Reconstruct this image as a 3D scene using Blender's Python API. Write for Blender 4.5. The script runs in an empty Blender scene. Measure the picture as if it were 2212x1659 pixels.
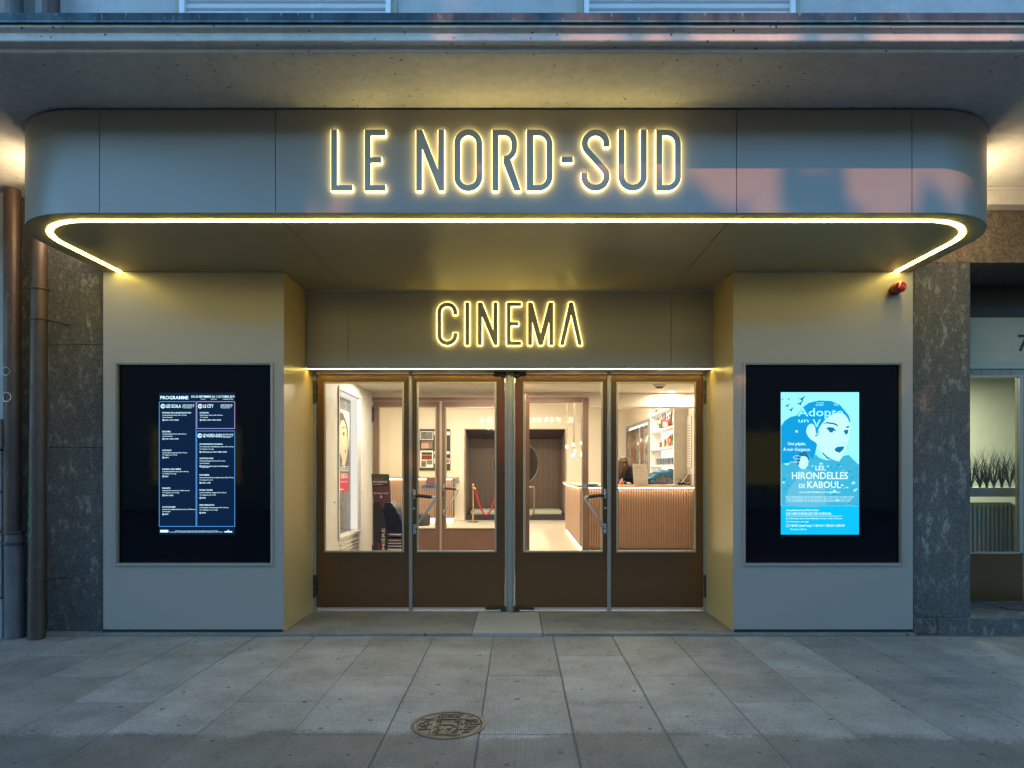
import bpy, math, random
from mathutils import Vector, Matrix
from mathutils.geometry import tessellate_polygon
random.seed(7)
R = math.radians
sc = bpy.context.scene
C = sc.collection

# ---------------------------------------------------------------- camera
H = 1.4                      # camera height above the pavement
F = 1475.0                   # focal length in pixels of a 2212 px wide picture
U0, V0 = 1118.0, 1015.0      # vanishing point of the facade normals
cam = bpy.data.objects.new('camera', bpy.data.cameras.new('camera'))
C.objects.link(cam)
cam.location = (0, 0, H)
cam.rotation_euler = (R(90), 0, 0)
cam.data.sensor_width = 36
cam.data.lens = 36 * F / 2212
cam.data.shift_x = -(U0 - 1106) / 2212
cam.data.shift_y = (V0 - 829.5) / 2212
cam.data.clip_start = 0.05
cam.data.clip_end = 500
sc.camera = cam

# ---------------------------------------------------------------- sky, sun, exposure
w = bpy.data.worlds.new("World"); sc.world = w; w.use_nodes = True
nt = w.node_tree
sky = nt.nodes.new('ShaderNodeTexSky'); sky.sky_type = 'NISHITA'; sky.sun_disc = False
sky.sun_elevation = R(6.0); sky.sun_rotation = R(195); sky.altitude = 400
sky.air_density = 1.3; sky.dust_density = 0.4; sky.ozone_density = 4.0
bg = nt.nodes['Background']; bg.inputs['Strength'].default_value = 0.15
tint = nt.nodes.new('ShaderNodeMix'); tint.data_type = 'RGBA'; tint.blend_type = 'MULTIPLY'; tint.inputs[0].default_value = 1
tint.inputs[7].default_value = (1.95, 2.22, 2.30, 1)          # blue hour
nt.links.new(sky.outputs['Color'], tint.inputs[6]); nt.links.new(tint.outputs[2], bg.inputs['Color'])
sun = bpy.data.objects.new('sun', bpy.data.lights.new('sun', 'SUN')); C.objects.link(sun)
SD = Vector((-0.20, -0.80, 0.528)).normalized()      # towards the low light over the trees
sun.rotation_euler = SD.to_track_quat('Z', 'Y').to_euler()
sun.data.energy = 0.95; sun.data.angle = R(0.3); sun.data.color = (1.0, 0.36, 0.10)
sc.view_settings.view_transform = 'Standard'; sc.view_settings.look = 'None'
sc.view_settings.exposure = 1.9; sc.view_settings.gamma = 1
cy = sc.cycles
cy.use_denoising = True
cy.max_bounces = 8; cy.diffuse_bounces = 4; cy.glossy_bounces = 4; cy.transparent_max_bounces = 16
cy.transmission_bounces = 4
cy.caustics_reflective = False; cy.caustics_refractive = False
cy.sample_clamp_indirect = 6

LEDC = (1.0, 0.75, 0.17)
WARM = (1.0, 0.89, 0.72)

# ---------------------------------------------------------------- helpers
def P(px, py, Y):
    return Vector(((px - U0) / F * Y, Y, H + (V0 - py) / F * Y))
def PX(px, Y): return (px - U0) / F * Y
def PZ(py, Y): return H + (V0 - py) / F * Y
def d6(cx, cy_): return (663.6 + cx * .33346, 783.4 + cy_ * .33346)      # two close views of the doors
def d7(cx, cy_): return (1087.6 + cx * .33346, 783.4 + cy_ * .33346)

ORG = {}
class MB:
    def __init__(s): s.v = []; s.f = []; s.smooth = False; s.uv = None
    def add(s, vs, fs):
        n = len(s.v); s.v += [tuple(p) for p in vs]; s.f += [tuple(i + n for i in f) for f in fs]; return s
    def box(s, x0, x1, y0, y1, z0, z1):
        x0, x1 = min(x0, x1), max(x0, x1); y0, y1 = min(y0, y1), max(y0, y1); z0, z1 = min(z0, z1), max(z0, z1)
        vs = [(x, y, z) for z in (z0, z1) for y in (y0, y1) for x in (x0, x1)]
        return s.add(vs, [(0, 2, 3, 1), (4, 5, 7, 6), (0, 1, 5, 4), (2, 6, 7, 3), (0, 4, 6, 2), (1, 3, 7, 5)])
    def frame(s, x0, x1, z0, z1, y0, y1, wx, wz=None, wb=None):
        wz = wx if wz is None else wz; wb = wz if wb is None else wb
        s.box(x0, x0 + wx, y0, y1, z0, z1); s.box(x1 - wx, x1, y0, y1, z0, z1)
        s.box(x0 + wx, x1 - wx, y0, y1, z1 - wz, z1); s.box(x0 + wx, x1 - wx, y0, y1, z0, z0 + wb); return s
    def tube(s, pts, r, n=12, caps=True):
        pts = [Vector(p) for p in pts]; rs = r if isinstance(r, (list, tuple)) else [r] * len(pts)
        rings = []; prev = None
        for i, p in enumerate(pts):
            t = (pts[min(i + 1, len(pts) - 1)] - pts[max(i - 1, 0)]).normalized()
            if prev is None:
                a = Vector((0, 0, 1)) if abs(t.z) < .9 else Vector((1, 0, 0)); u = t.cross(a).normalized()
            else:
                u = (prev - t * prev.dot(t)).normalized()
            prev = u; v = t.cross(u)
            rings.append([p + (u * math.cos(k * 2 * math.pi / n) + v * math.sin(k * 2 * math.pi / n)) * rs[i] for k in range(n)])
        b = len(s.v)
        for rg in rings: s.v += [tuple(q) for q in rg]
        for i in range(len(rings) - 1):
            for k in range(n):
                k2 = (k + 1) % n; s.f.append((b + i * n + k, b + i * n + k2, b + (i + 1) * n + k2, b + (i + 1) * n + k))
        if caps:
            s.f.append(tuple(b + k for k in range(n))[::-1]); s.f.append(tuple(b + (len(rings) - 1) * n + k for k in range(n)))
        return s
    def lathe(s, prof, c, n=20, axis='z'):
        pts = []; c = Vector(c); b = len(s.v)
        for r, h in prof:
            for k in range(n):
                a = 2 * math.pi * k / n
                o = (r * math.cos(a), r * math.sin(a), h)
                if axis == 'y': o = (o[0], h, o[1])
                if axis == 'x': o = (h, o[0], o[1])
                s.v.append(tuple(c + Vector(o)))
        for i in range(len(prof) - 1):
            for k in range(n):
                k2 = (k + 1) % n; s.f.append((b + i * n + k, b + i * n + k2, b + (i + 1) * n + k2, b + (i + 1) * n + k))
        s.f.append(tuple(b + k for k in range(n))[::-1]); s.f.append(tuple(b + (len(prof) - 1) * n + k for k in range(n)))
        return s
    def prism(s, loops, y0, y1, mp=None):
        """loops of (a, b): outer then holes; extruded between y0 (front) and y1; mp maps (a, b, y) to space"""
        mp = mp or (lambda a, b, y: (a, y, b))
        flat = [p for l in loops for p in l]
        tris = tessellate_polygon([[Vector((p[0], p[1], 0)) for p in l] for l in loops])
        n = len(flat); b = len(s.v)
        s.v += [tuple(mp(p[0], p[1], y0)) for p in flat]
        s.f += [tuple(b + i for i in t) for t in tris]
        if y1 is not None:
            s.v += [tuple(mp(p[0], p[1], y1)) for p in flat]
            s.f += [tuple(b + n + i for i in t[::-1]) for t in tris]
            k = 0
            for l in loops:
                m = len(l)
                for i in range(m):
                    j = (i + 1) % m; s.f.append((b + k + i, b + k + j, b + n + k + j, b + n + k + i))
                k += m
        return s
    def text(s, st, mp, fit, y, depth=None, mirror=False):
        """writing set between fit=(x0, x1, baseline, capheight) in mapping units"""
        cu = bpy.data.curves.new('t', 'FONT'); cu.body = st; cu.resolution_u = 2; cu.offset = .011
        ob = bpy.data.objects.new('t', cu); C.objects.link(ob)
        me = bpy.data.meshes.new_from_object(ob.evaluated_get(bpy.context.evaluated_depsgraph_get()))
        xs = [v.co.x for v in me.vertices]
        if xs:
            x0, x1, bl, cap = fit; a, bb = min(xs), max(xs)
            sy = cap / 0.70; sx = abs(sy) if x1 is None else (x1 - x0) / max(bb - a, 1e-6)
            vs = []
            for v in me.vertices:
                X = x0 + ((v.co.x - a) if not mirror else (bb - v.co.x)) * sx
                vs.append(mp(X, bl + v.co.y * sy, y))
            s.add(vs, [tuple(p.vertices) for p in me.polygons])
        bpy.data.objects.remove(ob); bpy.data.curves.remove(cu); bpy.data.meshes.remove(me)
        return s
    def build(s, name, mat, parent=None, smooth=False, bevel=0, seg=2, label=None, kind=None):
        me = bpy.data.meshes.new(name)
        org = ORG.get(parent.name, Vector()) if parent else Vector()
        me.from_pydata([tuple(Vector(v) - org) for v in s.v], [], s.f); me.update()
        import bmesh
        bm = bmesh.new(); bm.from_mesh(me)
        bmesh.ops.recalc_face_normals(bm, faces=bm.faces); bm.to_mesh(me); bm.free()
        o = bpy.data.objects.new(name, me); C.objects.link(o)
        me.materials.append(M[mat] if isinstance(mat, str) else mat)
        if smooth:
            for p in me.polygons: p.use_smooth = True
            try: me.set_sharp_from_angle(angle=R(40))
            except Exception: pass
        if bevel:
            m = o.modifiers.new('bevel', 'BEVEL'); m.width = bevel; m.segments = seg; m.limit_method = 'ANGLE'; m.angle_limit = R(40)
            m.harden_normals = False
        if parent: o.parent = parent
        ORG[o.name] = org
        if label: o['label'] = label
        if kind: o['kind'] = kind
        return o

def thing(name, label, cat, loc=(0, 0, 0), group=None):
    o = bpy.data.objects.new(name, None); C.objects.link(o); o.location = loc; o.empty_display_size = .1
    o['label'] = label; o['category'] = cat
    if group: o['group'] = group
    ORG[o.name] = Vector(loc); return o
def tag(o, label, cat, group=None):
    o['label'] = label; o['category'] = cat
    if group: o['group'] = group
    return o
def dup(root, loc, label, rotz=0, group=None):
    c = root.copy(); C.objects.link(c); c.location = loc; c.rotation_euler = (0, 0, rotz); c['label'] = label
    if group: c['group'] = group
    for ch in list(root.children):
        a = ch.copy(); C.objects.link(a); a.parent = c
        for g in list(ch.children):
            b = g.copy(); C.objects.link(b); b.parent = a
    return c

# ---------------------------------------------------------------- materials
M = {}
def newmat(name):
    m = bpy.data.materials.new(name); m.use_nodes = True; M[name] = m
    return m, m.node_tree, m.node_tree.nodes['Principled BSDF']
def N(t, typ, **kw):
    n = t.nodes.new(typ)
    for k, v in kw.items():
        if k.startswith('i_'): n.inputs[k[2:].replace('_', ' ')].default_value = v
        else: setattr(n, k, v)
    return n
def coords(t, scale=(1, 1, 1)):
    g = N(t, 'ShaderNodeNewGeometry'); mp = N(t, 'ShaderNodeMapping'); mp.inputs['Scale'].default_value = scale
    t.links.new(g.outputs['Position'], mp.inputs['Vector']); return mp.outputs['Vector']
def noise(t, vec, scale, detail=4, rough=.6):
    n = N(t, 'ShaderNodeTexNoise'); n.inputs['Scale'].default_value = scale; n.inputs['Detail'].default_value = detail
    n.inputs['Roughness'].default_value = rough; t.links.new(vec, n.inputs['Vector']); return n.outputs['Fac']
def ramp(t, fac, *stops):
    r = N(t, 'ShaderNodeValToRGB'); e = r.color_ramp.elements
    while len(e) < len(stops): e.new(.5)
    for i, (p, c) in enumerate(stops):
        e[i].position = p; c = (c, c, c) if isinstance(c, (int, float)) else c; e[i].color = (*c, 1)
    t.links.new(fac, r.inputs['Fac']); return r.outputs['Color']
def mix(t, fac, a, b, mode='MIX'):
    m = N(t, 'ShaderNodeMix', data_type='RGBA', blend_type=mode)
    for k, v in ((0, fac), (6, a), (7, b)):
        if isinstance(v, (int, float)): m.inputs[k].default_value = v
        elif isinstance(v, tuple): m.inputs[k].default_value = (*v, 1)
        else: t.links.new(v, m.inputs[k])
    return m.outputs[2]
def bump(t, b, h, strength=.3, dist=.01):
    n = N(t, 'ShaderNodeBump'); n.inputs['Strength'].default_value = strength; n.inputs['Distance'].default_value = dist
    t.links.new(h, n.inputs['Height']); t.links.new(n.outputs['Normal'], b.inputs['Normal'])
def plain(name, col, rough=.5, metal=0., var=.08, vs=6., bmp=0., bs=60., coat=0., spec=.5, rv=.055):
    """one colour with the slight unevenness, grime and gloss change that real surfaces have"""
    m, t, b = newmat(name); v = coords(t)
    f = noise(t, v, vs, 5)
    hi = tuple(min(1, c * (1 + var)) for c in col); lo = tuple(c * (1 - var) for c in col)
    b.inputs['Base Color'].default_value = (*col, 1)
    if var: t.links.new(ramp(t, f, (.3, lo), (.7, hi)), b.inputs['Base Color'])
    b.inputs['Roughness'].default_value = rough
    if rv: t.links.new(ramp(t, noise(t, v, vs * 2.3, 4), (.3, max(0, rough - rv)), (.7, min(1, rough + rv))), b.inputs['Roughness'])
    b.inputs['Metallic'].default_value = metal; b.inputs['Coat Weight'].default_value = coat; b.inputs['Coat Roughness'].default_value = .1
    b.inputs['Specular IOR Level'].default_value = spec
    if bmp: bump(t, b, noise(t, v, bs, 4), bmp, .004)
    return m
def glow(name, col, strength):
    m, t, b = newmat(name)
    b.inputs['Base Color'].default_value = (0, 0, 0, 1); b.inputs['Specular IOR Level'].default_value = .1; b.inputs['Roughness'].default_value = .6
    b.inputs['Emission Color'].default_value = (*col, 1); b.inputs['Emission Strength'].default_value = strength
    return m
def glassm(name, tint=(1, 1, 1), refl=1.0, rough=0.0):
    m = bpy.data.materials.new(name); m.use_nodes = True; M[name] = m; t = m.node_tree
    for n in list(t.nodes): t.nodes.remove(n)
    out = N(t, 'ShaderNodeOutputMaterial'); tr = N(t, 'ShaderNodeBsdfTransparent'); gl = N(t, 'ShaderNodeBsdfGlossy')
    tr.inputs['Color'].default_value = (*tint, 1); gl.inputs['Roughness'].default_value = rough
    fr = N(t, 'ShaderNodeFresnel'); fr.inputs['IOR'].default_value = 1.5
    mu = N(t, 'ShaderNodeMath', operation='MULTIPLY'); mu.inputs[1].default_value = refl
    t.links.new(fr.outputs[0], mu.inputs[0])
    ms = N(t, 'ShaderNodeMixShader'); t.links.new(mu.outputs[0], ms.inputs[0]); t.links.new(tr.outputs[0], ms.inputs[1]); t.links.new(gl.outputs[0], ms.inputs[2])
    t.links.new(ms.outputs[0], out.inputs['Surface']); return m

plain('panel', (.27, .255, .232), .31, .0, 0, 1.2, spec=.55, rv=0)
plain('gold_lit_panel', (.44, .33, .15), .34, .1, 0, 1.2, spec=.5, rv=0)  # gold of the LED light on the door reveals put into the sheet's colour
plain('letter_paint', (.42, .385, .31), .34, .0, 0, rv=0)
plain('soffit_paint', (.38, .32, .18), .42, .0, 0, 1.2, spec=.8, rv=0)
plain('panel_edge', (.05, .05, .045), .6)
plain('shadow_gap', (.02, .02, .02), .8)
plain('aluminium', (.30, .30, .265), .38, .45, 0, 9, rv=0)
plain('bright_bead', (.44, .40, .29), .35, .4, 0, 9, rv=0)
plain('bronze', (.175, .090, .036), .22, .65, 0, 3.0, spec=.9, rv=0)
plain('inner_bronze', (.22, .125, .085), .45, .25, .08, 3.0)
plain('iron_black', (.022, .02, .02), .5, .2)
plain('sign_plate', (.33, .35, .38), .5, 0, 0, rv=0)
plain('steel', (.6, .6, .6), .35, .6, 0, rv=0)
plain('dark_grip', (.035, .022, .016), .4)
plain('white_paint', (.72, .69, .63), .55, bmp=.05)
plain('cream_wall', (.74, .66, .53), .6, var=.02, vs=.8, bmp=.06, bs=90)
plain('cream_ceiling', (.72, .68, .61), .7, var=.02)
plain('grey_case', (.20, .19, .18), .3, .5)
plain('red_plastic', (.20, .004, .006), .22, coat=.5)
plain('black_paint', (.012, .012, .013), .45)
plain('black_glossy', (.002, .002, .004), .05, spec=.38, var=0)
plain('brass', (.70, .46, .20), .25, .9)
plain('rope_red', (.42, .01, .03), .8)
plain('pouf', (.035, .03, .03), .7)
plain('cushion', (.33, .35, .28), .85, var=.25, vs=60)
plain('radiator', (.60, .60, .44), .45)
plain('pale_green', (.42, .44, .36), .5, var=.04)
plain('ledge', (.30, .30, .25), .5)
plain('shutter', (.50, .53, .56), .5, var=.06)
plain('white_frame', (.66, .68, .70), .45)
plain('paper', (.82, .80, .76), .7, var=.02)
plain('ink', (.05, .05, .05), .7)
plain('jacket', (.09, .25, .36), .7, var=.35, vs=14, bmp=.4, bs=25)
plain('dark_cloth', (.035, .028, .035), .9, var=.3, vs=10)
plain('hair', (.10, .045, .02), .6, var=.45, vs=40)
plain('skin', (.55, .32, .22), .55)
plain('plum', (.14, .045, .07), .6)
plain('charcoal', (.022, .022, .028), .5)
plain('red_ink', (.55, .03, .05), .6)
plain('navy_card', (.012, .015, .04), .25)
plain('orange_soap', (.75, .22, .06), .3)
plain('plant_green', (.035, .06, .035), .6, var=.4, vs=30)
plain('mirror_rim', (.5, .42, .3), .3, .8)
plain('photo_board', (.035, .03, .028), .4)
plain('poster_ink', (.06, .05, .05), .35)
plain('poster_pale', (.62, .53, .40), .4)
plain('poster_face', (.66, .48, .30), .4)
plain('lobby_grey', (.33, .27, .21), .4)
plain('speaker', (.5, .48, .44), .5)
plain('tyre_mat', (.06, .05, .045), .9, var=.3, vs=50, bmp=.5, bs=200)
glow('led', LEDC, 11.5)
glow('led_letter', (1.0, .78, .26), 2.6)
glow('led_small', (1.0, .78, .22), 4.2)
glow('led_header', (1.0, .76, .20), 13.0)
glow('led_side', (1.0, .76, .42), 7.5)
glow('lamp_white', (1.0, .88, .70), 5.0)
glow('led_warm', (1.0, .72, .42), 3.5)
glow('case_light', (1.0, .93, .82), .26)
glow('shelf_light', (1.0, .93, .82), .42)
glow('led_counter', (1.0, .78, .52), 7.0)
glow('bulb', (1.0, .85, .62), 3.0)
glassm('glass', (.97, .98, .97), .8)
glassm('bottle_glass', (.5, .75, .45), 1.2)
glassm('clear_glass', (.93, .95, .95), 1.6)
glassm('mirror_glass', (.8, .82, .8), 1.6)

# the coated sheet is never quite flat: a very slight long wave bends what it mirrors
for nm_ in ('panel', 'soffit_paint', 'gold_lit_panel', 'bronze'):
    t = M[nm_].node_tree; b = t.nodes['Principled BSDF']; bump(t, b, noise(t, coords(t), 1.7, 2, .4), .35, .03)
# rough render / concrete
def concrete(name, col, speck=.55, bstr=.35, sc_=1.):
    m, t, b = newmat(name); v = coords(t)
    big = noise(t, v, 1.1 * sc_, 5); mid = noise(t, v, 14 * sc_, 6, .7); fine = noise(t, v, 140 * sc_, 3)
    c1 = ramp(t, big, (.3, tuple(c * .80 for c in col)), (.7, tuple(c * 1.12 for c in col)))
    vo = N(t, 'ShaderNodeTexVoronoi'); vo.inputs['Scale'].default_value = 17 * sc_; t.links.new(v, vo.inputs['Vector'])
    dot = ramp(t, vo.outputs['Distance'], (.05, 0.), (.16, 1.))
    gate = ramp(t, noise(t, v, 3.1 * sc_, 4), (.44, 1.), (.56, 0.))
    dd = mix(t, gate, dot, (1, 1, 1))
    c2 = mix(t, speck, c1, mix(t, 1., c1, dd, 'MULTIPLY'))
    c3 = mix(t, .25, c2, mix(t, 1., c2, ramp(t, mid, (.35, .6), (.65, 1.2)), 'MULTIPLY'))
    t.links.new(c3, b.inputs['Base Color']); b.inputs['Roughness'].default_value = .85
    ad = N(t, 'ShaderNodeMath', operation='ADD'); t.links.new(mid, ad.inputs[0]); t.links.new(dd, ad.inputs[1])
    ad2 = N(t, 'ShaderNodeMath', operation='ADD'); t.links.new(ad.outputs[0], ad2.inputs[0]); t.links.new(fine, ad2.inputs[1])
    bump(t, b, ad2.outputs[0], bstr, .006)
concrete('concrete', (.66, .64, .61), 1., .6)
concrete('concrete_slab', (.30, .285, .25), .3, .3, 1.6)
concrete('wall_render', (.44, .45, .46), .1, .15)
concrete('rough_stone', (.30, .28, .27), .5, 1.0, .8)

# worn dark washed stone
def stone(name, dark, light, thr=.52):
    m, t, b = newmat(name); v = coords(t); vz = coords(t, (1, 1, .45))
    vo = N(t, 'ShaderNodeTexVoronoi'); vo.inputs['Scale'].default_value = 60; t.links.new(v, vo.inputs['Vector'])
    cell = ramp(t, vo.outputs['Color'], (.35, dark), (.9, tuple(c * 3.2 for c in dark)))
    fine = noise(t, v, 85, 5, .8); chip = noise(t, vz, 13, 8, .78); big = noise(t, vz, 1.4, 5, .65)
    c1 = mix(t, ramp(t, fine, (.46, 0.), (.66, .55)), cell, light)
    patch = mix(t, 1., ramp(t, big, (.36, .15), (.60, 1.)), ramp(t, chip, (.53, 0.), (.60, 1.)), 'MULTIPLY')
    c2 = mix(t, patch, c1, tuple(c * 1.3 for c in light))
    c3 = mix(t, ramp(t, big, (.3, .0), (.7, .25)), c2, light)
    t.links.new(c3, b.inputs['Base Color']); b.inputs['Roughness'].default_value = .5
    s_ = N(t, 'ShaderNodeMath', operation='ADD'); t.links.new(chip, s_.inputs[0]); t.links.new(fine, s_.inputs[1])
    bump(t, b, s_.outputs[0], .9, .02)
stone('pier_stone', (.018, .022, .024), (.22, .22, .21))
stone('lintel_stone', (.07, .055, .04), (.24, .19, .13))

# aged copper pipes and gutter
def metalpipe(name, a, c, rust, rough=.42, metal=.6):
    m, t, b = newmat(name); v = coords(t, (1, 1, .35))
    f = noise(t, v, 9, 6, .7); g = noise(t, v, 40, 4)
    col = mix(t, ramp(t, f, (.4, 0.), (.65, 1.)), a, c)
    col = mix(t, ramp(t, g, (.62, 0.), (.7, .7)), col, rust)
    t.links.new(col, b.inputs['Base Color']); b.inputs['Metallic'].default_value = metal
    t.links.new(ramp(t, f, (.3, rough - .08), (.7, rough + .15)), b.inputs['Roughness']); bump(t, b, g, .12, .004)
metalpipe('copper', (.072, .042, .032), (.05, .032, .028), (.13, .10, .08), .45, .25)
metalpipe('brown_pipe', (.060, .042, .038), (.035, .028, .028), (.10, .07, .06), .5, .2)
metalpipe('zinc_pipe', (.12, .12, .125), (.08, .08, .085), (.05, .05, .05), .6, .3)
metalpipe('gutter_copper', (.055, .075, .085), (.028, .036, .042), (.20, .30, .32), .55, .35)
metalpipe('verdigris', (.13, .30, .32), (.07, .16, .17), (.04, .05, .05), .6, .1)

# wood and slats
def wood(name, a, c):
    m, t, b = newmat(name); v = coords(t, (14, 14, .8))
    f = noise(t, v, 5, 6, .6)
    t.links.new(ramp(t, f, (.3, a), (.7, c)), b.inputs['Base Color']); b.inputs['Roughness'].default_value = .5
wood('oak_slat', (.34, .20, .135), (.50, .33, .235)); wood('oak_top', (.42, .27, .17), (.52, .36, .24))
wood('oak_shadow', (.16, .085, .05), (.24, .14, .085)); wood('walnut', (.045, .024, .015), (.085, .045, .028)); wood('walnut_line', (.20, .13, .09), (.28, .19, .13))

# pavement slabs: cast concrete with fine ribs, chewing gum, and the rain line outside the overhang
def paving(name, col, ribs=True, rain=True):
    m, t, b = newmat(name); v = coords(t)
    at = N(t, 'ShaderNodeAttribute', attribute_name='slab'); sp = N(t, 'ShaderNodeSeparateColor'); t.links.new(at.outputs['Color'], sp.inputs[0])
    tone = ramp(t, sp.outputs[0], (0., tuple(c * .83 for c in col)), (1., tuple(c * 1.15 for c in col)))
    tone = mix(t, ramp(t, sp.outputs[1], (.3, 0.), (1., .35)), tone, (col[0] * 1.05, col[1] * .95, col[2] * .80))
    tone = mix(t, .75, tone, mix(t, 1., tone, ramp(t, noise(t, v, 2.6, 6, .7), (.3, .50), (.72, 1.42)), 'MULTIPLY'))
    tone = mix(t, .6, tone, mix(t, 1., tone, ramp(t, noise(t, v, 60, 5, .75), (.35, .45), (.68, 1.45)), 'MULTIPLY'))
    if ribs:
        wv = N(t, 'ShaderNodeTexWave', wave_type='BANDS', bands_direction='X'); wv.inputs['Scale'].default_value = 26
        wv.inputs['Distortion'].default_value = .6; wv.inputs['Detail'].default_value = 2; wv.inputs['Detail Scale'].default_value = 3
        t.links.new(v, wv.inputs['Vector'])
        worn = ramp(t, noise(t, v, 1.7, 4, .7), (.42, 0.), (.60, 1.))
        rib = ramp(t, wv.outputs['Fac'], (.0, .45), (.5, 1.12))
        tone = mix(t, worn, tone, mix(t, .6, tone, mix(t, 1., tone, rib, 'MULTIPLY')))
    # gum and stains
    vo = N(t, 'ShaderNodeTexVoronoi', voronoi_dimensions='2D'); vo.inputs['Scale'].default_value = 3.9; vo.inputs['Randomness'].default_value = 1
    t.links.new(v, vo.inputs['Vector'])
    vs = N(t, 'ShaderNodeSeparateColor'); t.links.new(vo.outputs['Color'], vs.inputs[0])
    rad = N(t, 'ShaderNodeMath', operation='MULTIPLY'); t.links.new(vs.outputs[0], rad.inputs[0]); rad.inputs[1].default_value = .062
    lt = N(t, 'ShaderNodeMath', operation='LESS_THAN'); t.links.new(vo.outputs['Distance'], lt.inputs[0]); t.links.new(rad.outputs[0], lt.inputs[1])
    tone = mix(t, lt.outputs[0], tone, tuple(c * .22 for c in col))
    wet = None
    if rain:
        s3 = N(t, 'ShaderNodeSeparateXYZ'); t.links.new(v, s3.inputs[0])
        n1 = noise(t, v, 1.3, 3, .6); n2 = noise(t, v, 30, 6, .8)
        a1 = N(t, 'ShaderNodeMath', operation='MULTIPLY_ADD'); t.links.new(n1, a1.inputs[0]); a1.inputs[1].default_value = .55; t.links.new(s3.outputs['Y'], a1.inputs[2])
        a2 = N(t, 'ShaderNodeMath', operation='MULTIPLY_ADD'); t.links.new(n2, a2.inputs[0]); a2.inputs[1].default_value = .34; t.links.new(a1.outputs[0], a2.inputs[2])
        mr = N(t, 'ShaderNodeMapRange'); t.links.new(a2.outputs[0], mr.inputs['Value']); mr.inputs['From Min'].default_value = 4.02; mr.inputs['From Max'].default_value = 4.09
        mr.inputs['To Min'].default_value = 1; mr.inputs['To Max'].default_value = 0; wet = mr.outputs[0]
        tone = mix(t, wet, tone, mix(t, 1., tone, (.56, .56, .53), 'MULTIPLY'))
    t.links.new(tone, b.inputs['Base Color'])
    b.inputs['Roughness'].default_value = .62
    hh = noise(t, v, 75, 6, .75)
    if ribs:
        ad = N(t, 'ShaderNodeMath', operation='MULTIPLY_ADD'); t.links.new(wv.outputs['Fac'], ad.inputs[0]); ad.inputs[1].default_value = .6; t.links.new(hh, ad.inputs[2]); hh = ad.outputs[0]
    bump(t, b, hh, .6, .006)
paving('paving', (.235, .236, .220))
paving('threshold', (.21, .21, .195), ribs=False, rain=False)
plain('joint_dirt', (.10, .10, .09), .95, var=.3, vs=40)
plain('asphalt', (.05, .05, .052), .85, var=.25, vs=60, bmp=.4, bs=160)
metalpipe('cast_iron', (.115, .095, .062), (.075, .062, .042), (.15, .11, .07), .55, .3)
plain('terrazzo', (.60, .52, .40), .35, var=.12, vs=45)
plain('bark', (.06, .045, .035), .9, bmp=.6, bs=30)
plain('leaf', (.045, .07, .025), .6, var=.5, vs=3)

# ================================================================ SETTING
SZ = 0.02          # level of the threshold slab and of the lobby floor
ZP = 5.80          # front of the clad pillars
ZF = 4.47          # canopy fascia
ZH = 6.40          # entrance header
ZD = 6.67          # outer doors
ZI = 9.30          # inner doors
CX0, CX1 = PX(223, ZP), PX(1972, ZP)      # canopy and cladding sides
HS = PZ(587, ZP)                          # canopy soffit height
HT = PZ(237, ZF)                          # canopy top

g = MB().box(-60, 60, -60, 1.6, -.5, -.12).build('street', 'asphalt', kind='structure')
k = MB().box(-60, 60, 1.6, 1.75, -.5, 0).build('kerb', 'concrete_slab', kind='structure')
MB().box(-60, 60, 1.75, 40, -.6, -.0045).build('ground', 'joint_dirt', kind='structure')

# pavement: half metre courses of slabs, joints staggered
pv = MB(); cols = []
def slab_box(x0, x1, y0, y1, z1, ch):
    n = len(pv.f); e = .004
    z0 = z1 - .03
    vs = [(x0, y0, z0), (x1, y0, z0), (x1, y1, z0), (x0, y1, z0),
          (x0, y0, z1 - e), (x1, y0, z1 - e), (x1, y1, z1 - e), (x0, y1, z1 - e),
          (x0 + e, y0 + e, z1), (x1 - e, y0 + e, z1), (x1 - e, y1 - e, z1), (x0 + e, y1 - e, z1)]
    pv.add(vs, [(0, 1, 5, 4), (1, 2, 6, 5), (2, 3, 7, 6), (3, 0, 4, 7), (4, 5, 9, 8), (5, 6, 10, 9), (6, 7, 11, 10), (7, 4, 8, 11), (8, 9, 10, 11)])
    cols.extend([ch] * (len(pv.f) - n))
PY1 = 5.745
for i in range(-18, 19):
    x0 = -.203 + .4985 * i
    off = 0 if i % 2 == 0 else .52
    ys = [4.64 - off + 1.03 * j for j in range(-3, 3)]
    ys = [1.76] + [y for y in ys if 1.9 < y < PY1 - .12] + [PY1]
    for a, b_ in zip(ys[:-1], ys[1:]):
        gap = .0030 if i != 1 else .0052
        slab_box(x0 + gap, x0 + .4985 - gap, a + .003, b_ - .003, random.uniform(-.0015, .0015), (random.random(), random.random(), 0, 1))
po = pv.build('pavement', 'paving', kind='structure')
ca = po.data.color_attributes.new('slab', 'FLOAT_COLOR', 'CORNER')
for p in po.data.polygons:
    for li in p.loop_indices: ca.data[li].color = cols[p.index]
# threshold in front of the doors, with the newer pale concrete panel let in
th = MB()
xa, xb = PX(1020, 5.8), PX(1172, 5.8)
th.box(-4.6, xa, 5.765, 6.9, -.2, SZ); th.box(xb, 3.36, 5.765, 6.9, -.2, SZ)
th.box(xa, xb, 6.72, 6.9, -.2, SZ)
to = th.build('threshold_floor', 'threshold', kind='structure', bevel=.006)
plain('new_concrete', (.27, .27, .255), .7, var=.10, vs=30, bmp=.3, bs=150)
MB().box(xa + .004, xb - .004, 5.77, 6.716, -.2, SZ + .002).build('concrete_patch_floor', 'new_concrete', kind='structure', bevel=.004)

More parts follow.
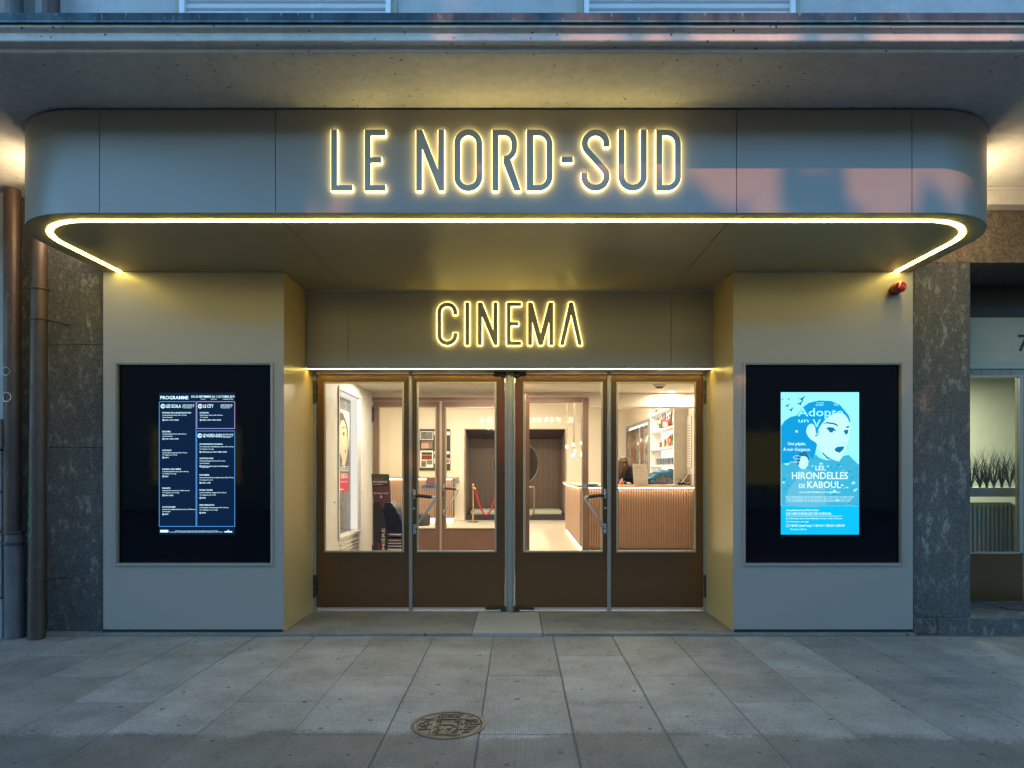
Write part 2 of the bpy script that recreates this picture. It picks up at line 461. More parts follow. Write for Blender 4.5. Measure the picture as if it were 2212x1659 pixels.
# ---------------------------------------------------------------- manhole
mc = P(969, 1566, 1); my = (H / (1566 - V0)) * F; mx = PX(969, my); R0 = .206
mh = thing('manhole_cover', 'round rusty cast iron cover with zigzag tread set in the pavement', 'manhole cover', (mx, my, 0))
MB().lathe([(R0, -.02), (R0, .004), (R0 - .003, .006), (R0 - .020, .006), (R0 - .022, .001), (R0 - .022, -.02)], (mx, my, 0), 64).build('rim', 'cast_iron', mh, smooth=True)
MB().lathe([(R0 - .027, -.02), (R0 - .027, .0005), (R0 - .029, .002)], (mx, my, 0), 64).build('lid', 'cast_iron', mh)
tr = MB()
def inside(x, y, m=.0): return (x * x + y * y) < (R0 - .034 - m) ** 2
for xb_ in (-.082, .075):                       # two straight ribs front to back
    hh = math.sqrt((R0 - .034) ** 2 - xb_ ** 2)
    for d in (-.010, .010): tr.box(mx + xb_ + d - .002, mx + xb_ + d + .002, my - hh, my + hh, .002, .0065)
for r_ in range(-5, 6):                         # zigzag tread
    for c_ in range(-6, 7):
        x = c_ * .033 + (.008 if r_ % 2 else -.008); y = r_ * .037
        if not inside(x, y, .012): continue
        if abs(x) < .035 and -.115 < y < .11: continue
        if abs(x + .082) < .016 or abs(x - .075) < .016: continue
        if (x + .145) ** 2 + y * y < .034 ** 2 or (abs(x - .115) < .045 and abs(y - .075) < .022): continue
        if y < -.15 and abs(x) < .10: continue
        pts = [(x - .016, y - .010), (x - .006, y + .010), (x + .004, y - .006), (x + .016, y + .012)]
        tr.tube([(mx + a, my + b_, .004) for a, b_ in pts], .0032, 5)
tr.build('tread', 'cast_iron', mh)
mp = lambda a, b_, y: (mx + a, my + b_, .0055)
tx = MB().text('KAZ', mp, (-.035, .035, .080, .022), 0).text('GGGO', mp, (-.075, -.005, -.176, .022), 0).text('EMMEN', mp, (.01, .09, -.170, .022), 0)
tx.frame(0, 0, 0, 0, 0, 0, 0)
tx.build('cast_lettering', 'iron_black', mh)
MB().box(mx - .042, mx + .042, my + .070, my + .072, .002, .0065).box(mx - .042, mx + .042, my + .108, my + .110, .002, .0065).build('nameplate', 'cast_iron', mh)
MB().lathe([(.022, .002), (.022, .006), (.017, .0062), (.017, .0022)], (mx - .145, my - .005, 0), 20).build('lifting_hole', 'iron_black', mh)
MB().box(mx - .030, mx + .032, my - .012, my + .010, .002, .0068).build('key_plate', 'cast_iron', mh)
MB().box(mx - .024, mx + .026, my - .005, my + .004, .0068, .0072).build('key_slot', 'iron_black', mh)
MB().prism([[(mx + .008, my - .033), (mx + .020, my - .055), (mx + .016, my - .07), (mx + .008, my - .08), (mx, my - .07), (mx - .004, my - .055)]], .0085, .002, lambda a, b_, y: (a, b_, y)).build('drop_boss', 'cast_iron', mh)
MB().prism([[(mx + .115 + .036 * math.cos(a * .35), my + .078 + .018 * math.sin(a * .35)) for a in range(18)]], .0078, .002, lambda a, b_, y: (a, b_, y)).build('oval_boss', 'cast_iron', mh)

# ---------------------------------------------------------------- building over the cinema
HSF = HT + .014                           # underside of the concrete overhang
bld = thing('apartment_building', 'pale rendered apartment building whose concrete overhang shelters the cinema entrance', 'building', (0, 5.98, 0))
y_lip = (HSF - H) * F / (V0 - 113)
z1 = HSF + .024
y2 = (z1 - H) * F / (V0 - 90); z2 = H + (V0 - 71) / F * y2
y3 = (z2 + .004 - H) * F / (V0 - 59); z3 = z2 + .03; z4 = H + (V0 - 25) / F * y3
XL, XR = -4.27, 9.0
def profile(parent_x0, x1, loop): pass
oh = MB()
# overhang slab and stepped cornice as one cast section, extruded along the facade
sec = [(5.98, HSF), (y_lip + .01, HSF), (y_lip, HSF + .006), (y_lip, z1), (y2 + .004, z1 + .004), (y2, z1 + .01), (y2, z2), (y2 - .03, z2 + .012), (y2 - .03, z2 + .05), (5.98, z2 + .05)]
oh.prism([sec], -9.0, XR, lambda a, b_, y: (y, a, b_))
ov = oh.build('overhang', 'concrete', bld)
# gutter
gt = MB(); gsec = [(y3 + .30, z3 - .004), (y3 + .012, z3 - .004), (y3, z3 + .008), (y3 + .004, z4 - .004), (y3 + .012, z4), (y3 + .30, z4 + .01)]
gt.prism([gsec], -9.0, XR, lambda a, b_, y: (y, a, b_)); gt.build('gutter', 'gutter_copper', bld)
MB().tube([(-9, y3 - .004, z3 + .002), (XR, y3 - .004, z3 + .002)], .0055, 10).build('gutter_bead', 'verdigris', bld, smooth=True)
YU = 4.75
MB().box(-9, XR, YU, YU + .4, z4 - .06, 9.0).build('upper_wall', 'wall_render', bld)
for a, b_ in ((400, 840), (1267, 1707)):
    x0, x1 = PX(a, YU), PX(b_, YU); zb = PZ(30, YU)
    fr = MB().frame(x0 - .02, x1 + .02, zb - .15, zb + 1.5, YU - .045, YU + .02, .034).build('window', 'white_frame', bld)
    [MB().box(xa_, xa_ + .038, YU - .02, YU + .02, zb - .15, zb + 1.55).build('reveal_strip', 'ledge', fr) for xa_ in (x0 - .06, x1 + .022)]
    sh = MB()
    for i in range(30):
        z = zb - .14 + i * .052
        sh.prism([[(0, z), (-.012, z + .012), (-.012, z + .040), (0, z + .050)]], x0 + .016, x1 - .016, lambda p, q, y: (y, YU - .01 + p, q))
    sh.build('roller_shutter', 'shutter', fr)
# pale lintel beam under the overhang and the stone above the shop
MB().box(3.38, 9, 5.72, 6.9, PZ(441, 5.72), HSF - .002).box(3.38, 9, 5.70, 5.72, PZ(441, 5.72) + .12, HSF - .002).build('concrete_beam', 'concrete', bld, bevel=.006)
MB().box(-4.10, -3.53, 5.87, 6.9, PZ(430, 5.9), HSF - .002).build('concrete_beam', 'concrete', bld, bevel=.006)
MB().box(-4.20, 9, 6.95, 7.2, 2.9, HSF + .3).build('inner_wall', 'black_paint', bld)

# worn stone around the entrance
ys = 5.845
lp = MB().box(PX(101, ys), -3.535, ys, 6.9, .0, PZ(967, ys)).box(PX(101, ys), -3.535, ys, 6.9, PZ(967, ys) + .003, PZ(745, ys)).box(PX(101, ys), -3.535, ys, 6.9, PZ(745, ys) + .003, PZ(431, 5.9))
tag(lp.build('stone_pier', 'pier_stone', bevel=.003), 'worn dark stone pier between the black downpipe and the programme screen pillar', 'pier')['kind'] = 'thing'
rp = MB().box(3.375, PX(2096, ys), ys, 6.9, .14, PZ(568, ys))
rt = rp.build('stone_pier', 'pier_stone', bevel=.003); tag(rt, 'worn dark stone pier between the film poster pillar and the shop window', 'pier')['kind'] = 'thing'
MB().box(3.375, PX(2098, ys - .03), ys - .03, 6.9, .0, .137).build('pier_foot', 'pier_stone', rt, bevel=.004)
tag(MB().box(3.375, 9, ys + .002, 6.9, PZ(568, ys) + .003, PZ(441, 5.72) - .002).build('stone_lintel', 'lintel_stone', bevel=.004), 'brown weathered stone lintel above the dark transom of the shop', 'lintel')['kind'] = 'thing'

# ---------------------------------------------------------------- neighbouring house at the far side of the pipes
nb = thing('neighbouring_house', 'neighbouring house with pale blue render above a rough stone base', 'building', (-4.6, 6.0, 0))
yn = 5.71
MB().box(-9, -4.285, yn, 6.0, PZ(905, yn), 3.72).build('render_wall', 'wall_render', nb)
st = MB(); zc = [(-.05, PZ(1292, yn), .03), (PZ(1292, yn) + .008, PZ(1150, yn), .05), (PZ(1150, yn) + .008, PZ(1064, yn), .05), (PZ(1064, yn) + .008, PZ(975, yn), .05)]
for a, b_, d in zc: st.box(-9, -4.285, yn - d, 6.6, a, b_)
st.box(-9, -4.285, yn - .09, 6.6, PZ(972, yn), PZ(906, yn))
so = st.build('stone_base', 'rough_stone', nb, bevel=.012)
MB().box(-4.283, PX(58, 5.93), 5.93, 6.6, 0, 3.76).build('corner_strip', 'pink_render' if 'pink_render' in M else plain('pink_render', (.22, .17, .15), .8, bmp=.2) and 'pink_render', nb)
MB().box(PX(58, 5.93) + .002, PX(101, ys) - .002, ys + .02, 6.6, 0, 3.74).build('stone_return', 'pier_stone', nb)

# ---------------------------------------------------------------- downpipes
y1 = 5.70
dp = thing('downpipe', 'brown copper downpipe with stickers standing in a grey foot pipe at the corner', 'downpipe', (PX(27, y1), y1, 0))
r1 = .062
xp = PX(27, y1); xq = PX(31, y1)
MB().tube([(xp, y1, PZ(1150, y1)), (xp, y1, PZ(1060, y1)), (xp, y1, 3.74)], r1, 28).build('pipe', 'copper', dp, smooth=True)
MB().tube([(xp, y1, PZ(1150, y1)), (xp, y1, PZ(760, y1))], r1 + .001, 28).build('painted_section', 'brown_pipe', dp, smooth=True)
MB().tube([(xq + .004, y1, .0), (xq, y1, PZ(1152, y1))], [.074, .070], 28).build('foot_pipe', 'zinc_pipe', dp, smooth=True)
for py in (1150, 1173):
    MB().tube([(xq, y1, PZ(py, y1) - .011), (xq, y1, PZ(py, y1) + .011)], .080, 28).build('collar', 'brown_pipe', dp, smooth=True, bevel=.004)
MB().tube([(xq, y1, PZ(1173, y1)), (xq + .15, y1 + .06, PZ(1172, y1)), (xq + .17, y1 + .16, PZ(1172, y1))], .012, 10).build('bracket', 'brown_pipe', dp, smooth=True)
MB().tube([(xq + .05, y1, PZ(1298, y1)), (xq + .14, y1 + .12, PZ(1297, y1))], .014, 10).build('bracket', 'iron_black', dp, smooth=True)
def sticker(loops, py0, mat, name='sticker', parent=None, cx=-.012, r=r1 + .0025, x0=None, yy=None):
    x0 = xp if x0 is None else x0; yy = y1 if yy is None else yy
    mpf = lambda a, b_, y: (x0 + math.sin((cx + a) / r) * (r + y), yy - math.cos((cx + a) / r) * (r + y), py0 + b_)
    return MB().prism(loops, 0.0, None, mpf).build(name, mat, parent or dp)
circ = lambda r, n=24, x=0, z=0: [(x + r * math.cos(2 * math.pi * k / n), z + r * math.sin(2 * math.pi * k / n)) for k in range(n)]
sticker([circ(.036)], PZ(804, y1), 'paper'); sticker([circ(.030), circ(.026)], PZ(804, y1), 'ink', 'print', r=r1 + .004)
sticker([circ(.018, 10, .004, .002), circ(.008, 8, .004, .002)], PZ(804, y1), 'ink', 'print', r=r1 + .004)
sticker([[(-.028, -.014), (.020, -.016), (.004, .022), (-.012, .020)]], PZ(824, y1), 'zinc_pipe')
sticker([circ(.050)], PZ(859, y1), 'red_ink', cx=-.008); sticker([circ(.041)], PZ(859, y1), 'paper', 'print', cx=-.008, r=r1 + .004)
sticker([[(-.03, .02), (.0, .025), (-.01, -.03), (-.02, -.03)], ], PZ(859, y1), 'ink', 'print', cx=-.008, r=r1 + .0055)
sticker([[(.0, -.01), (.028, .0), (.02, -.025), (.005, -.028)], ], PZ(859, y1), 'ink', 'print', cx=-.008, r=r1 + .0055)
sticker([[(-.030, .032), (-.024, .036), (.033, -.03), (.028, -.034)]], PZ(859, y1), 'red_ink', 'print', cx=-.008, r=r1 + .007)
sticker([[(-.05, -.05), (.02, -.045), (.03, .03), (-.045, .04)]], PZ(1015, y1), 'rough_stone', 'worn_sticker')

y2p = 5.66
db = thing('downpipe', 'black downpipe with green scribble and a copper upper length beside the stone pier', 'downpipe', (PX(80, y2p), y2p, 0))
def px2(py): return PX(86 - (py - 520) * .008, y2p)
r2 = .064
MB().tube([(px2(1385), y2p, 0), (px2(618), y2p, PZ(618, y2p))], [r2, r2 - .003], 28).build('pipe', 'brown_pipe', db, smooth=True)
MB().tube([(px2(618), y2p, PZ(618, y2p)), (px2(400), y2p, 3.74)], r2 - .007, 28).build('copper_length', 'copper', db, smooth=True)
for py, a in ((624, 0), (690, 1), (1252, 1)):
    MB().tube([(px2(py), y2p, PZ(py, y2p) - .008), (px2(py), y2p, PZ(py, y2p) + .008)], r2 + .007, 28).build('collar', 'brown_pipe', db, smooth=True)
    if a: MB().tube([(px2(py) - .078, y2p, PZ(py, y2p)), (px2(py) + .08, y2p, PZ(py, y2p))], .009, 8).tube([(px2(py) + .07, y2p, PZ(py, y2p)), (px2(py) + .12, ys + .02, PZ(py, y2p) - .01)], .008, 8).build('bracket', 'brown_pipe', db)
# green scribble running down the pipe
gr = MB(); random.seed(5)
plain('green_marker', (.02, .30, .14), .4)
def pipe_pt(px, py):
    x = PX(px, y2p); c = px2(py); d = max(-r2 * .95, min(r2 * .95, x - c)); return (c + d, y2p - math.sqrt((r2 + .0015) ** 2 - d * d), PZ(py, y2p))
S8 = .2332
def gs(pts): gr.tube([pipe_pt(x * S8, 1013.8 + y * S8) for x, y in pts], .0017, 4)
gs([(320, 45), (310, 70), (325, 90), (332, 70), (320, 48)]); gs([(365, 68), (366, 92)])
gs([(305, 105), (325, 118), (338, 140), (325, 160), (305, 150), (308, 120)])
gs([(300, 175), (345, 180), (318, 205), (345, 235), (300, 230), (330, 200), (315, 180)])
gs([(300, 265), (320, 250), (345, 238)]); gs([(345, 180), (350, 215)]); gs([(295, 270), (330, 300), (345, 290)]); gs([(325, 262), (318, 300)])
gs([(340, 305), (345, 340), (325, 372), (302, 350), (308, 320), (325, 312)])
gs([(305, 395), (335, 400)]); gs([(318, 378), (322, 415)]); gs([(306, 412), (335, 388)])
gs([(312, 425), (312, 465), (340, 462)]); gs([(305, 445), (348, 435)])
gs([(290, 490), (300, 520), (335, 530), (345, 480), (325, 470)]); gs([(300, 500), (320, 525)]); gs([(342, 530), (345, 580), (325, 600), (308, 580), (320, 560), (340, 620)])
gs([(300, 600), (325, 640), (320, 590)]); gs([(300, 690), (298, 672), (310, 672), (310, 695), (300, 704)]); gs([(325, 655), (335, 660), (325, 672), (345, 665), (348, 655), (335, 680)])
gr.build('scribble', 'green_marker', db)
# the same pipes above the roof of the overhang
for a, b_, nm in ((14, 47, 'grey'), (95, 127, 'copper')):
    x = PX((a + b_) / 2, YU - .1); t_ = MB().tube([(x, YU - .1, z4 - .03), (x, YU - .1, 8)], (b_ - a) / 2 / F * YU, 24).build('downpipe', 'zinc_pipe' if nm == 'grey' else 'copper', smooth=True)
    tag(t_, nm + ' pipe length rising above the gutter at the top corner' + (' against rough stone' if nm == 'grey' else ' against the pale wall'), 'downpipe')
MB().box(-9, PX(75, YU), YU - .02, YU - .001, z4 - .06, 8).build('rough_corner', 'rough_stone', bld)

# ================================================================ CANOPY
cn = thing('cinema_canopy', 'rounded beige metal canopy with a glowing light line along its underside', 'canopy', (0, ZP, HS))
RC = .60
def outline(inset, r, y_back=ZP + .0):
    """plan of the canopy rim: left back -> front -> right back"""
    pts = []; x0, x1, yf = CX0 + inset, CX1 - inset, ZF + inset
    pts.append((x0, y_back))
    for k in range(25):
        a = math.pi + k / 24 * math.pi / 2; pts.append((x0 + r + r * math.cos(a), yf + r + r * math.sin(a)))
    for k in range(25):
        a = 1.5 * math.pi + k / 24 * math.pi / 2; pts.append((x1 - r + r * math.cos(a), yf + r + r * math.sin(a)))
    pts.append((x1, y_back)); return pts
def split(pts, xs_, side=None): pass
def wall_strip(mb, pts, z0, z1, th):
    """vertical sheet following pts with thickness th inwards"""
    inn = []
    for i, p in enumerate(pts):
        a = Vector(pts[max(i - 1, 0)]); b_ = Vector(pts[min(i + 1, len(pts) - 1)]); t = (b_ - a).normalized(); n = Vector((-t.y, t.x))
        inn.append((p[0] + n.x * th, p[1] + n.y * th))
    loop = list(pts) + inn[::-1]
    mb.prism([loop], z0, z1, lambda a, b_, y: (a, b_, y)); return mb
full = outline(0, RC)
JX = [PX(215, ZF), PX(595, ZF), PX(1591, ZF), PX(1970, ZF)]
def clip_pts(pts, xa, xb, first, last):
    # keep front line pieces between xa and xb; the end pieces keep their sides
    out = []
    if first: out = [p for i, p in enumerate(pts) if i <= 25] + [(xb, ZF)]
    elif last: out = [(xa, ZF)] + [p for i, p in enumerate(pts) if i >= 26]
    else: out = [(xa, ZF), (xb, ZF)]
    return out
gapj = .0025
bounds = [(None, JX[0]), (JX[0], JX[1]), (JX[1], JX[2]), (JX[2], JX[3]), (JX[3], None)]
for i, (a, b_) in enumerate(bounds):
    pts = clip_pts(full, (a or 0) + gapj, (b_ or 0) - gapj, i == 0, i == 4)
    wall_strip(MB(), pts, HS, HT, .012).build('fascia_panel', 'panel', cn, smooth=True)
# dark joint backing and core
core = outline(.016, RC - .016); MB().prism([core], HS + .01, HT - .03, lambda a, b_, y: (a, b_, y)).build('canopy_core', 'panel_edge', cn)
MB().prism([outline(.05, RC - .05)], HT - .03, HSF, lambda a, b_, y: (a, b_, y)).build('shadow_joint', 'shadow_gap', cn)
# soffit: outer rim, LED channel, inner field with three panels (joints run to the header)
rim_o = outline(.013, RC - .013); rim_i = outline(.118, RC - .118); ch_i = outline(.166, RC - .166)
ring = lambda o, i_: [o + i_[::-1]]
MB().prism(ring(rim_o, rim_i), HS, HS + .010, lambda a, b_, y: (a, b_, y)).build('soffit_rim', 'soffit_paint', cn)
def field(xa, xb):
    """soffit panel between xa and xb, from the LED channel back to the pillars or the header"""
    pts = [p for p in ch_i]
    poly = []
    yb = ZH if (xa is not None and xb is not None) else ZP
    if xa is None:
        poly = [p for i, p in enumerate(pts) if i <= 25] + [(xb, ZF + .166), (xb, ZH), (PX(613, ZP) , ZH), (PX(613, ZP), ZP)]
    elif xb is None:
        poly = [(xa, ZF + .166)] + [p for i, p in enumerate(pts) if i >= 26] + [(PX(1584, ZP), ZP), (PX(1584, ZP), ZH), (xa, ZH)]
    else:
        poly = [(xa, ZF + .166), (xb, ZF + .166), (xb, ZH), (xa, ZH)]
    return poly
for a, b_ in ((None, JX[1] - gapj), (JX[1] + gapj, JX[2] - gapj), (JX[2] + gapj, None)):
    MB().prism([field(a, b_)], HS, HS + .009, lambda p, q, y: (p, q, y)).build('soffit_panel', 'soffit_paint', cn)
plain('channel_white', (.75, .72, .62), .5)
c_o = outline(.1185, RC - .1185); c_i = outline(.1655, RC - .1655)
MB().prism(ring(outline(.126, RC - .126), outline(.158, RC - .158)), HS - .004, HS + .009, lambda a, b_, y: (a, b_, y)).build('led_strip', 'led', cn)
for s, x in ((-1, CX0), (1, CX1)):       # glowing side emblem boxes that wash the concrete
    xa, xb = (x - .030, x - .002) if s < 0 else (x + .002, x + .030)
    MB().box(xa, xb, 5.08, 5.62, 3.34, 3.60).build('side_light', 'led_side', cn)

# ================================================================ LETTERS
def arc(cx, cy_, r, a0, a1, n=18):       # picture-like axes: y downwards, angles counter-clockwise as seen
    return [(cx + r * math.cos(R(a0 + (a1 - a0) * k / n)), cy_ - r * math.sin(R(a0 + (a1 - a0) * k / n))) for k in range(n + 1)]
def dedupe(p):
    o = []
    for q in p:
        if not o or abs(q[0] - o[-1][0]) + abs(q[1] - o[-1][1]) > 1e-4: o.append(q)
    return o
def stroke(path, w_):
    path = dedupe(path); L_, R_ = [], []
    for i, p in enumerate(path):
        a = Vector(path[max(i - 1, 0)]); b_ = Vector(path[min(i + 1, len(path) - 1)]); t = (b_ - a).normalized(); n = Vector((-t.y, t.x)) * w_ / 2
        L_.append((p[0] + n.x, p[1] + n.y)); R_.append((p[0] - n.x, p[1] - n.y))
    return [L_ + R_[::-1]]
def area(l): return sum(l[i][0] * l[(i + 1) % len(l)][1] - l[(i + 1) % len(l)][0] * l[i][1] for i in range(len(l))) / 2
def grow(loops, d):
    out = []
    for li, l in enumerate(loops):
        l = dedupe(l)
        if abs(l[0][0] - l[-1][0]) + abs(l[0][1] - l[-1][1]) < 1e-4: l = l[:-1]
        sgn = 1 if area(l) > 0 else -1
        if li > 0: sgn = -sgn
        n = len(l); o = []
        for i in range(n):
            a, b_, c_ = Vector(l[i - 1]), Vector(l[i]), Vector(l[(i + 1) % n])
            t1 = (b_ - a).normalized(); t2 = (c_ - b_).normalized()
            n1 = Vector((t1.y, -t1.x)) * sgn; n2 = Vector((t2.y, -t2.x)) * sgn
            m = n1 + n2; q = m.dot(n1)
            k_ = d / q if q > .45 else d / .45
            o.append((b_.x + m.x * k_, b_.y + m.y * k_))
        out.append(o)
    return out
T, B = 280.0, 412.0
G1 = {}
G1['L'] = [[(714.8, T), (728.4, T), (728.4, 399.4), (761.6, 399.4), (761.6, B), (714.8, B)]]
G1['E'] = [[(787.4, T), (832.9, T), (832.9, 292.8), (801, 292.8), (801, 339.3), (823.9, 339.3), (823.9, 351.8), (801, 351.8), (801, 399.3), (832.9, 399.3), (832.9, B), (787.4, B)]]
G1['N'] = [[(898.5, T), (912.6, T), (946.3, 367), (946.3, T), (959.8, T), (959.8, B), (948, B), (912.0, 321), (912.0, B), (898.5, B)]]
def stadium(x0, x1, y0, y1):
    r = (x1 - x0) / 2; c = (x0 + x1) / 2
    return arc(c, y0 + r, r, 0, 180)[:-1] + [(x0, y0 + r)] + arc(c, y1 - r, r, 180, 360)[:-1] + [(x1, y1 - r)]
G1['O'] = [stadium(980.8, 1042.2, T - 1, B + 1), stadium(995, 1028.2, T + 12.8, B - 12.8)]
G1['R'] = [[(1063, T)] + arc(1090, T + 27.4, 27.4, 90, 0, 12) + [(1117.4, 318)] + arc(1087, 318, 30.4, 0, -58, 8)[1:] + [(1126, B), (1110.6, B), (1086.9, 352), (1086.9, 337.2)]
            + arc(1086.9, 320.0, 17.2, -90, 0, 8) + arc(1089, T + 27.6, 15.0, 0, 90, 10) + [(1077.2, T + 12.6), (1077.2, B), (1063, B)]]
def dee(x0, xi, xo, y0, y1, s=13.6):
    ro = 31.; ri = ro - s
    return [[(x0, y0)] + arc(xo - ro, y0 + ro, ro, 90, 0, 14) + arc(xo - ro, y1 - ro, ro, 0, -90, 14) + [(x0, y1)],
            [(xi, y0 + 12.8)] + arc(xo - ro, y0 + 12.8 + ri, ri, 90, 0, 12) + arc(xo - ro, y1 - 12.8 - ri, ri, 0, -90, 12) + [(xi, y1 - 12.8)]]
G1['D'] = dee(1137.4, 1152.6, 1194, T, B)
G1['-'] = [[(1212.6, 338.4), (1238, 338.4), (1238, 350.8), (1212.6, 350.8)]]
rS = 23.6
G1['S'] = stroke([(1310.3, 316.8), (1310.3, 310)] + arc(1286.8, 310, rS, 4, 221, 26) + arc(1286.4, 381, rS + .6, 41, -180, 26) + [(1262.2, 372.8)], 13.9)
G1['U'] = stroke([(1342.7, T), (1342.7, 380)] + arc(1366.7, 381, 24.2, 180, 360, 24) + [(1390.7, 380), (1390.7, T)], 13.8)
G1['D2'] = dee(1417, 1431, 1471.4, T, B)
T2, B2 = 652.8, 745.9
G2 = {}
G2['C'] = stroke([(983.5, 680.4)] + arc(966.2, 674.6, 17.3, 0, 180, 20) + arc(966.2, 724, 17.3, 180, 360, 20) + [(983.5, 718.9)], 9.7)
G2['I'] = [[(1004.5, T2), (1014.3, T2), (1014.3, B2), (1004.5, B2)]]
G2['N'] = [[(1031.7, T2), (1042, T2), (1065.3, 713), (1065.3, T2), (1075.2, T2), (1075.2, B2), (1067, B2), (1041.4, 684), (1041.4, B2), (1031.7, B2)]]
G2['E'] = [[(1094.5, T2), (1126.3, T2), (1126.3, 661.6), (1103.7, 661.6), (1103.7, 695), (1120, 695), (1120, 703.8), (1103.7, 703.8), (1103.7, 737), (1126.3, 737), (1126.3, B2), (1094.5, B2)]]
G2['M'] = [[(1140, T2), (1150.6, T2), (1167.8, 720), (1184.9, T2), (1195.5, T2), (1195.5, B2), (1185.9, B2), (1185.9, 696), (1172.7, B2), (1163.1, B2), (1149.7, 696), (1149.7, B2), (1140, B2)]]
G2['A'] = [[(1229, T2), (1238.4, T2), (1258.2, B2), (1248.5, B2), (1233.7, 680), (1218.5, B2), (1208.8, B2)]]
def sign(G, plane, name, label, cat, depth, rim, lm='led_letter'):
    yf = plane - depth
    root = thing(name, label, cat, (0, plane, PZ(412, plane) if plane < 5 else PZ(746, plane)))
    for key, lo in G.items():
        e = MB().prism(grow(lo, rim), yf + .004, plane - .0015, lambda a, b_, y: (PX(a, yf), y, PZ(b_, yf))).build('letter', lm, root)
        MB().prism(lo, yf, yf + .0035, lambda a, b_, y: (PX(a, yf), y, PZ(b_, yf))).build('letter_face', 'letter_paint', e)
    return root
sign(G1, ZF, 'illuminated_sign', 'large LE NORD-SUD letters outlined by yellow light on the canopy fascia', 'sign', .026, .6)
sign(G2, ZH, 'illuminated_sign', 'smaller CINEMA letters outlined by yellow light on the header over the doors', 'sign', .018, .45, 'led_small')

# ================================================================ HEADER AND CLAD PILLARS
hd = thing('entrance_header', 'beige metal header panel spanning above the entrance doors', 'header', (0, ZH, PZ(797, ZH)))
zb = PZ(796, ZH); hx = [PX(661, ZH) + .004, PX(751, ZH), PX(1450, ZH), PX(1541, ZH) - .004]
for a, b_ in zip(hx[:-1], hx[1:]):
    MB().box(a + .0015, b_ - .0015, ZH, ZH + .02, zb, HS - .003).build('header_panel', 'panel', hd)
MB().box(hx[0], hx[3], ZH + .022, ZD - .03, zb + .01, HS - .004).build('header_core', 'panel_edge', hd)
MB().box(hx[0] + .002, hx[3] - .002, ZH + .020, ZH + .045, zb + .0005, zb + .008).build('led_strip', 'led_header', hd)
MB().box(hx[0], hx[3], ZH + .047, ZD + .06, zb - .002, zb + .009).build('header_underside', 'panel', hd)

for nm, xo, xi, lab in (('l', CX0, PX(613, ZP), 'clad pillar holding the lit film programme screen'), ('r', CX1, PX(1584, ZP), 'clad pillar holding the cyan film poster screen')):
    t_ = thing('clad_portal', 'beige metal ' + lab, 'pillar', ((xo + xi) / 2, ZP, SZ)); t_['kind'] = 'thing'
    a, b_ = min(xo, xi), max(xo, xi)
    zt = HS - .004; zbm = .045
    # front sheet around the screen opening
    sx0, sx1 = (PX(250, ZP), PX(588, ZP)) if nm == 'l' else (PX(1607, ZP), PX(1949, ZP))
    sz0, sz1 = PZ(1220, ZP), PZ(784, ZP)
    fr = MB(); fr.box(a, sx0, ZP, ZP + .012, zbm, zt).box(sx1, b_, ZP, ZP + .012, zbm, zt).box(sx0, sx1, ZP, ZP + .012, sz1, zt).box(sx0, sx1, ZP, ZP + .012, zbm, sz0)
    fr.build('front_panel', 'panel', t_)
    if nm == 'l': MB().box(xi - .012, xi + .0, ZP + .014, ZD - .02, SZ + .006, zt).build('side_panel', 'gold_lit_panel', t_)
    else: MB().box(xi, xi + .012, ZP + .014, ZD - .02, SZ + .006, zt).build('side_panel', 'gold_lit_panel', t_)
    MB().box(a + .02, b_ - .02, ZP + .14, ZD + .2, SZ - .015, zt - .01).build('pillar_core', 'black_paint', t_)
    MB().box(a + .016, b_ - .016, ZP + .018, ZP + .13, SZ - .01, zbm - .003).build('recessed_plinth', 'shadow_gap', t_)
    # dark edge seam beside the stone
    MB().box(*( (a - .012, a - .001) if nm == 'l' else (b_ + .001, b_ + .012)), ZP + .014, ZP + .2, SZ, zt).build('edge_seam', 'shadow_gap', t_)

# ---------------------------------------------------------------- screens
def mk_screen(x0, x1, px0, px1, lab):
    z0, z1 = PZ(1222, ZP), PZ(782, ZP)
    t_ = thing('display_screen', lab, 'screen', ((x0 + x1) / 2, ZP, z0))
    MB().frame(x0, x1, z0, z1, ZP - .012, ZP + .030, .013).build('bezel', 'panel', t_, bevel=.002)
    MB().frame(x0 + .0135, x1 - .0135, z0 + .0135, z1 - .0135, ZP - .004, ZP + .030, .008).build('inner_trim', 'aluminium', t_)
    MB().box(x0 + .02, x1 - .02, ZP + .040, ZP + .10, z0 + .02, z1 - .02).build('glass_front', 'black_glossy', t_)
    return t_
glow('screen_dark', (.005, .032, .12), 0.12)
def emis_img(name, f): pass
glow('screen_line_blue', (.10, .42, 1.), 0.319); glow('screen_line_pink', (.75, .50, .95), 0.261); glow('screen_text', (.62, .92, 1.0), 0.435)
glow('screen_soft', (.12, .42, .60), 0.232)
s1 = mk_screen(PX(248, ZP), PX(590, ZP), 0, 0, 'tall black screen showing the PROGRAMME listing of films in small pale type')
YS = ZP + .040
mpS = lambda a, b_, y: (PX(a, YS), YS - y, PZ(b_, YS))
K = .19444
def sc1(cx, cy_): return (331.8 + cx * K, 838.7 + cy_ * K)
def rect(x0, y0, x1, y1): return [[(x0, y0), (x1, y0), (x1, y1), (x0, y1)]]
def q1(a, b_, c_, d): p = sc1(a, b_); q = sc1(c_, d); return rect(p[0], p[1], q[0], q[1])
pl = MB(); pl.prism(q1(62, 50, 906, 1625), .002, 0, mpS); pl.build('lit_area', 'screen_dark', s1)
def line1(mb, a, b_, c_, d, w_=4.5):
    mb.prism(q1(min(a, c_) - w_ / 2, min(b_, d) - w_ / 2, max(a, c_) + w_ / 2, max(b_, d) + w_ / 2), .0032, None, mpS)
lb = MB()
for a in (65, 473): line1(lb, a, 152, a, 1534)
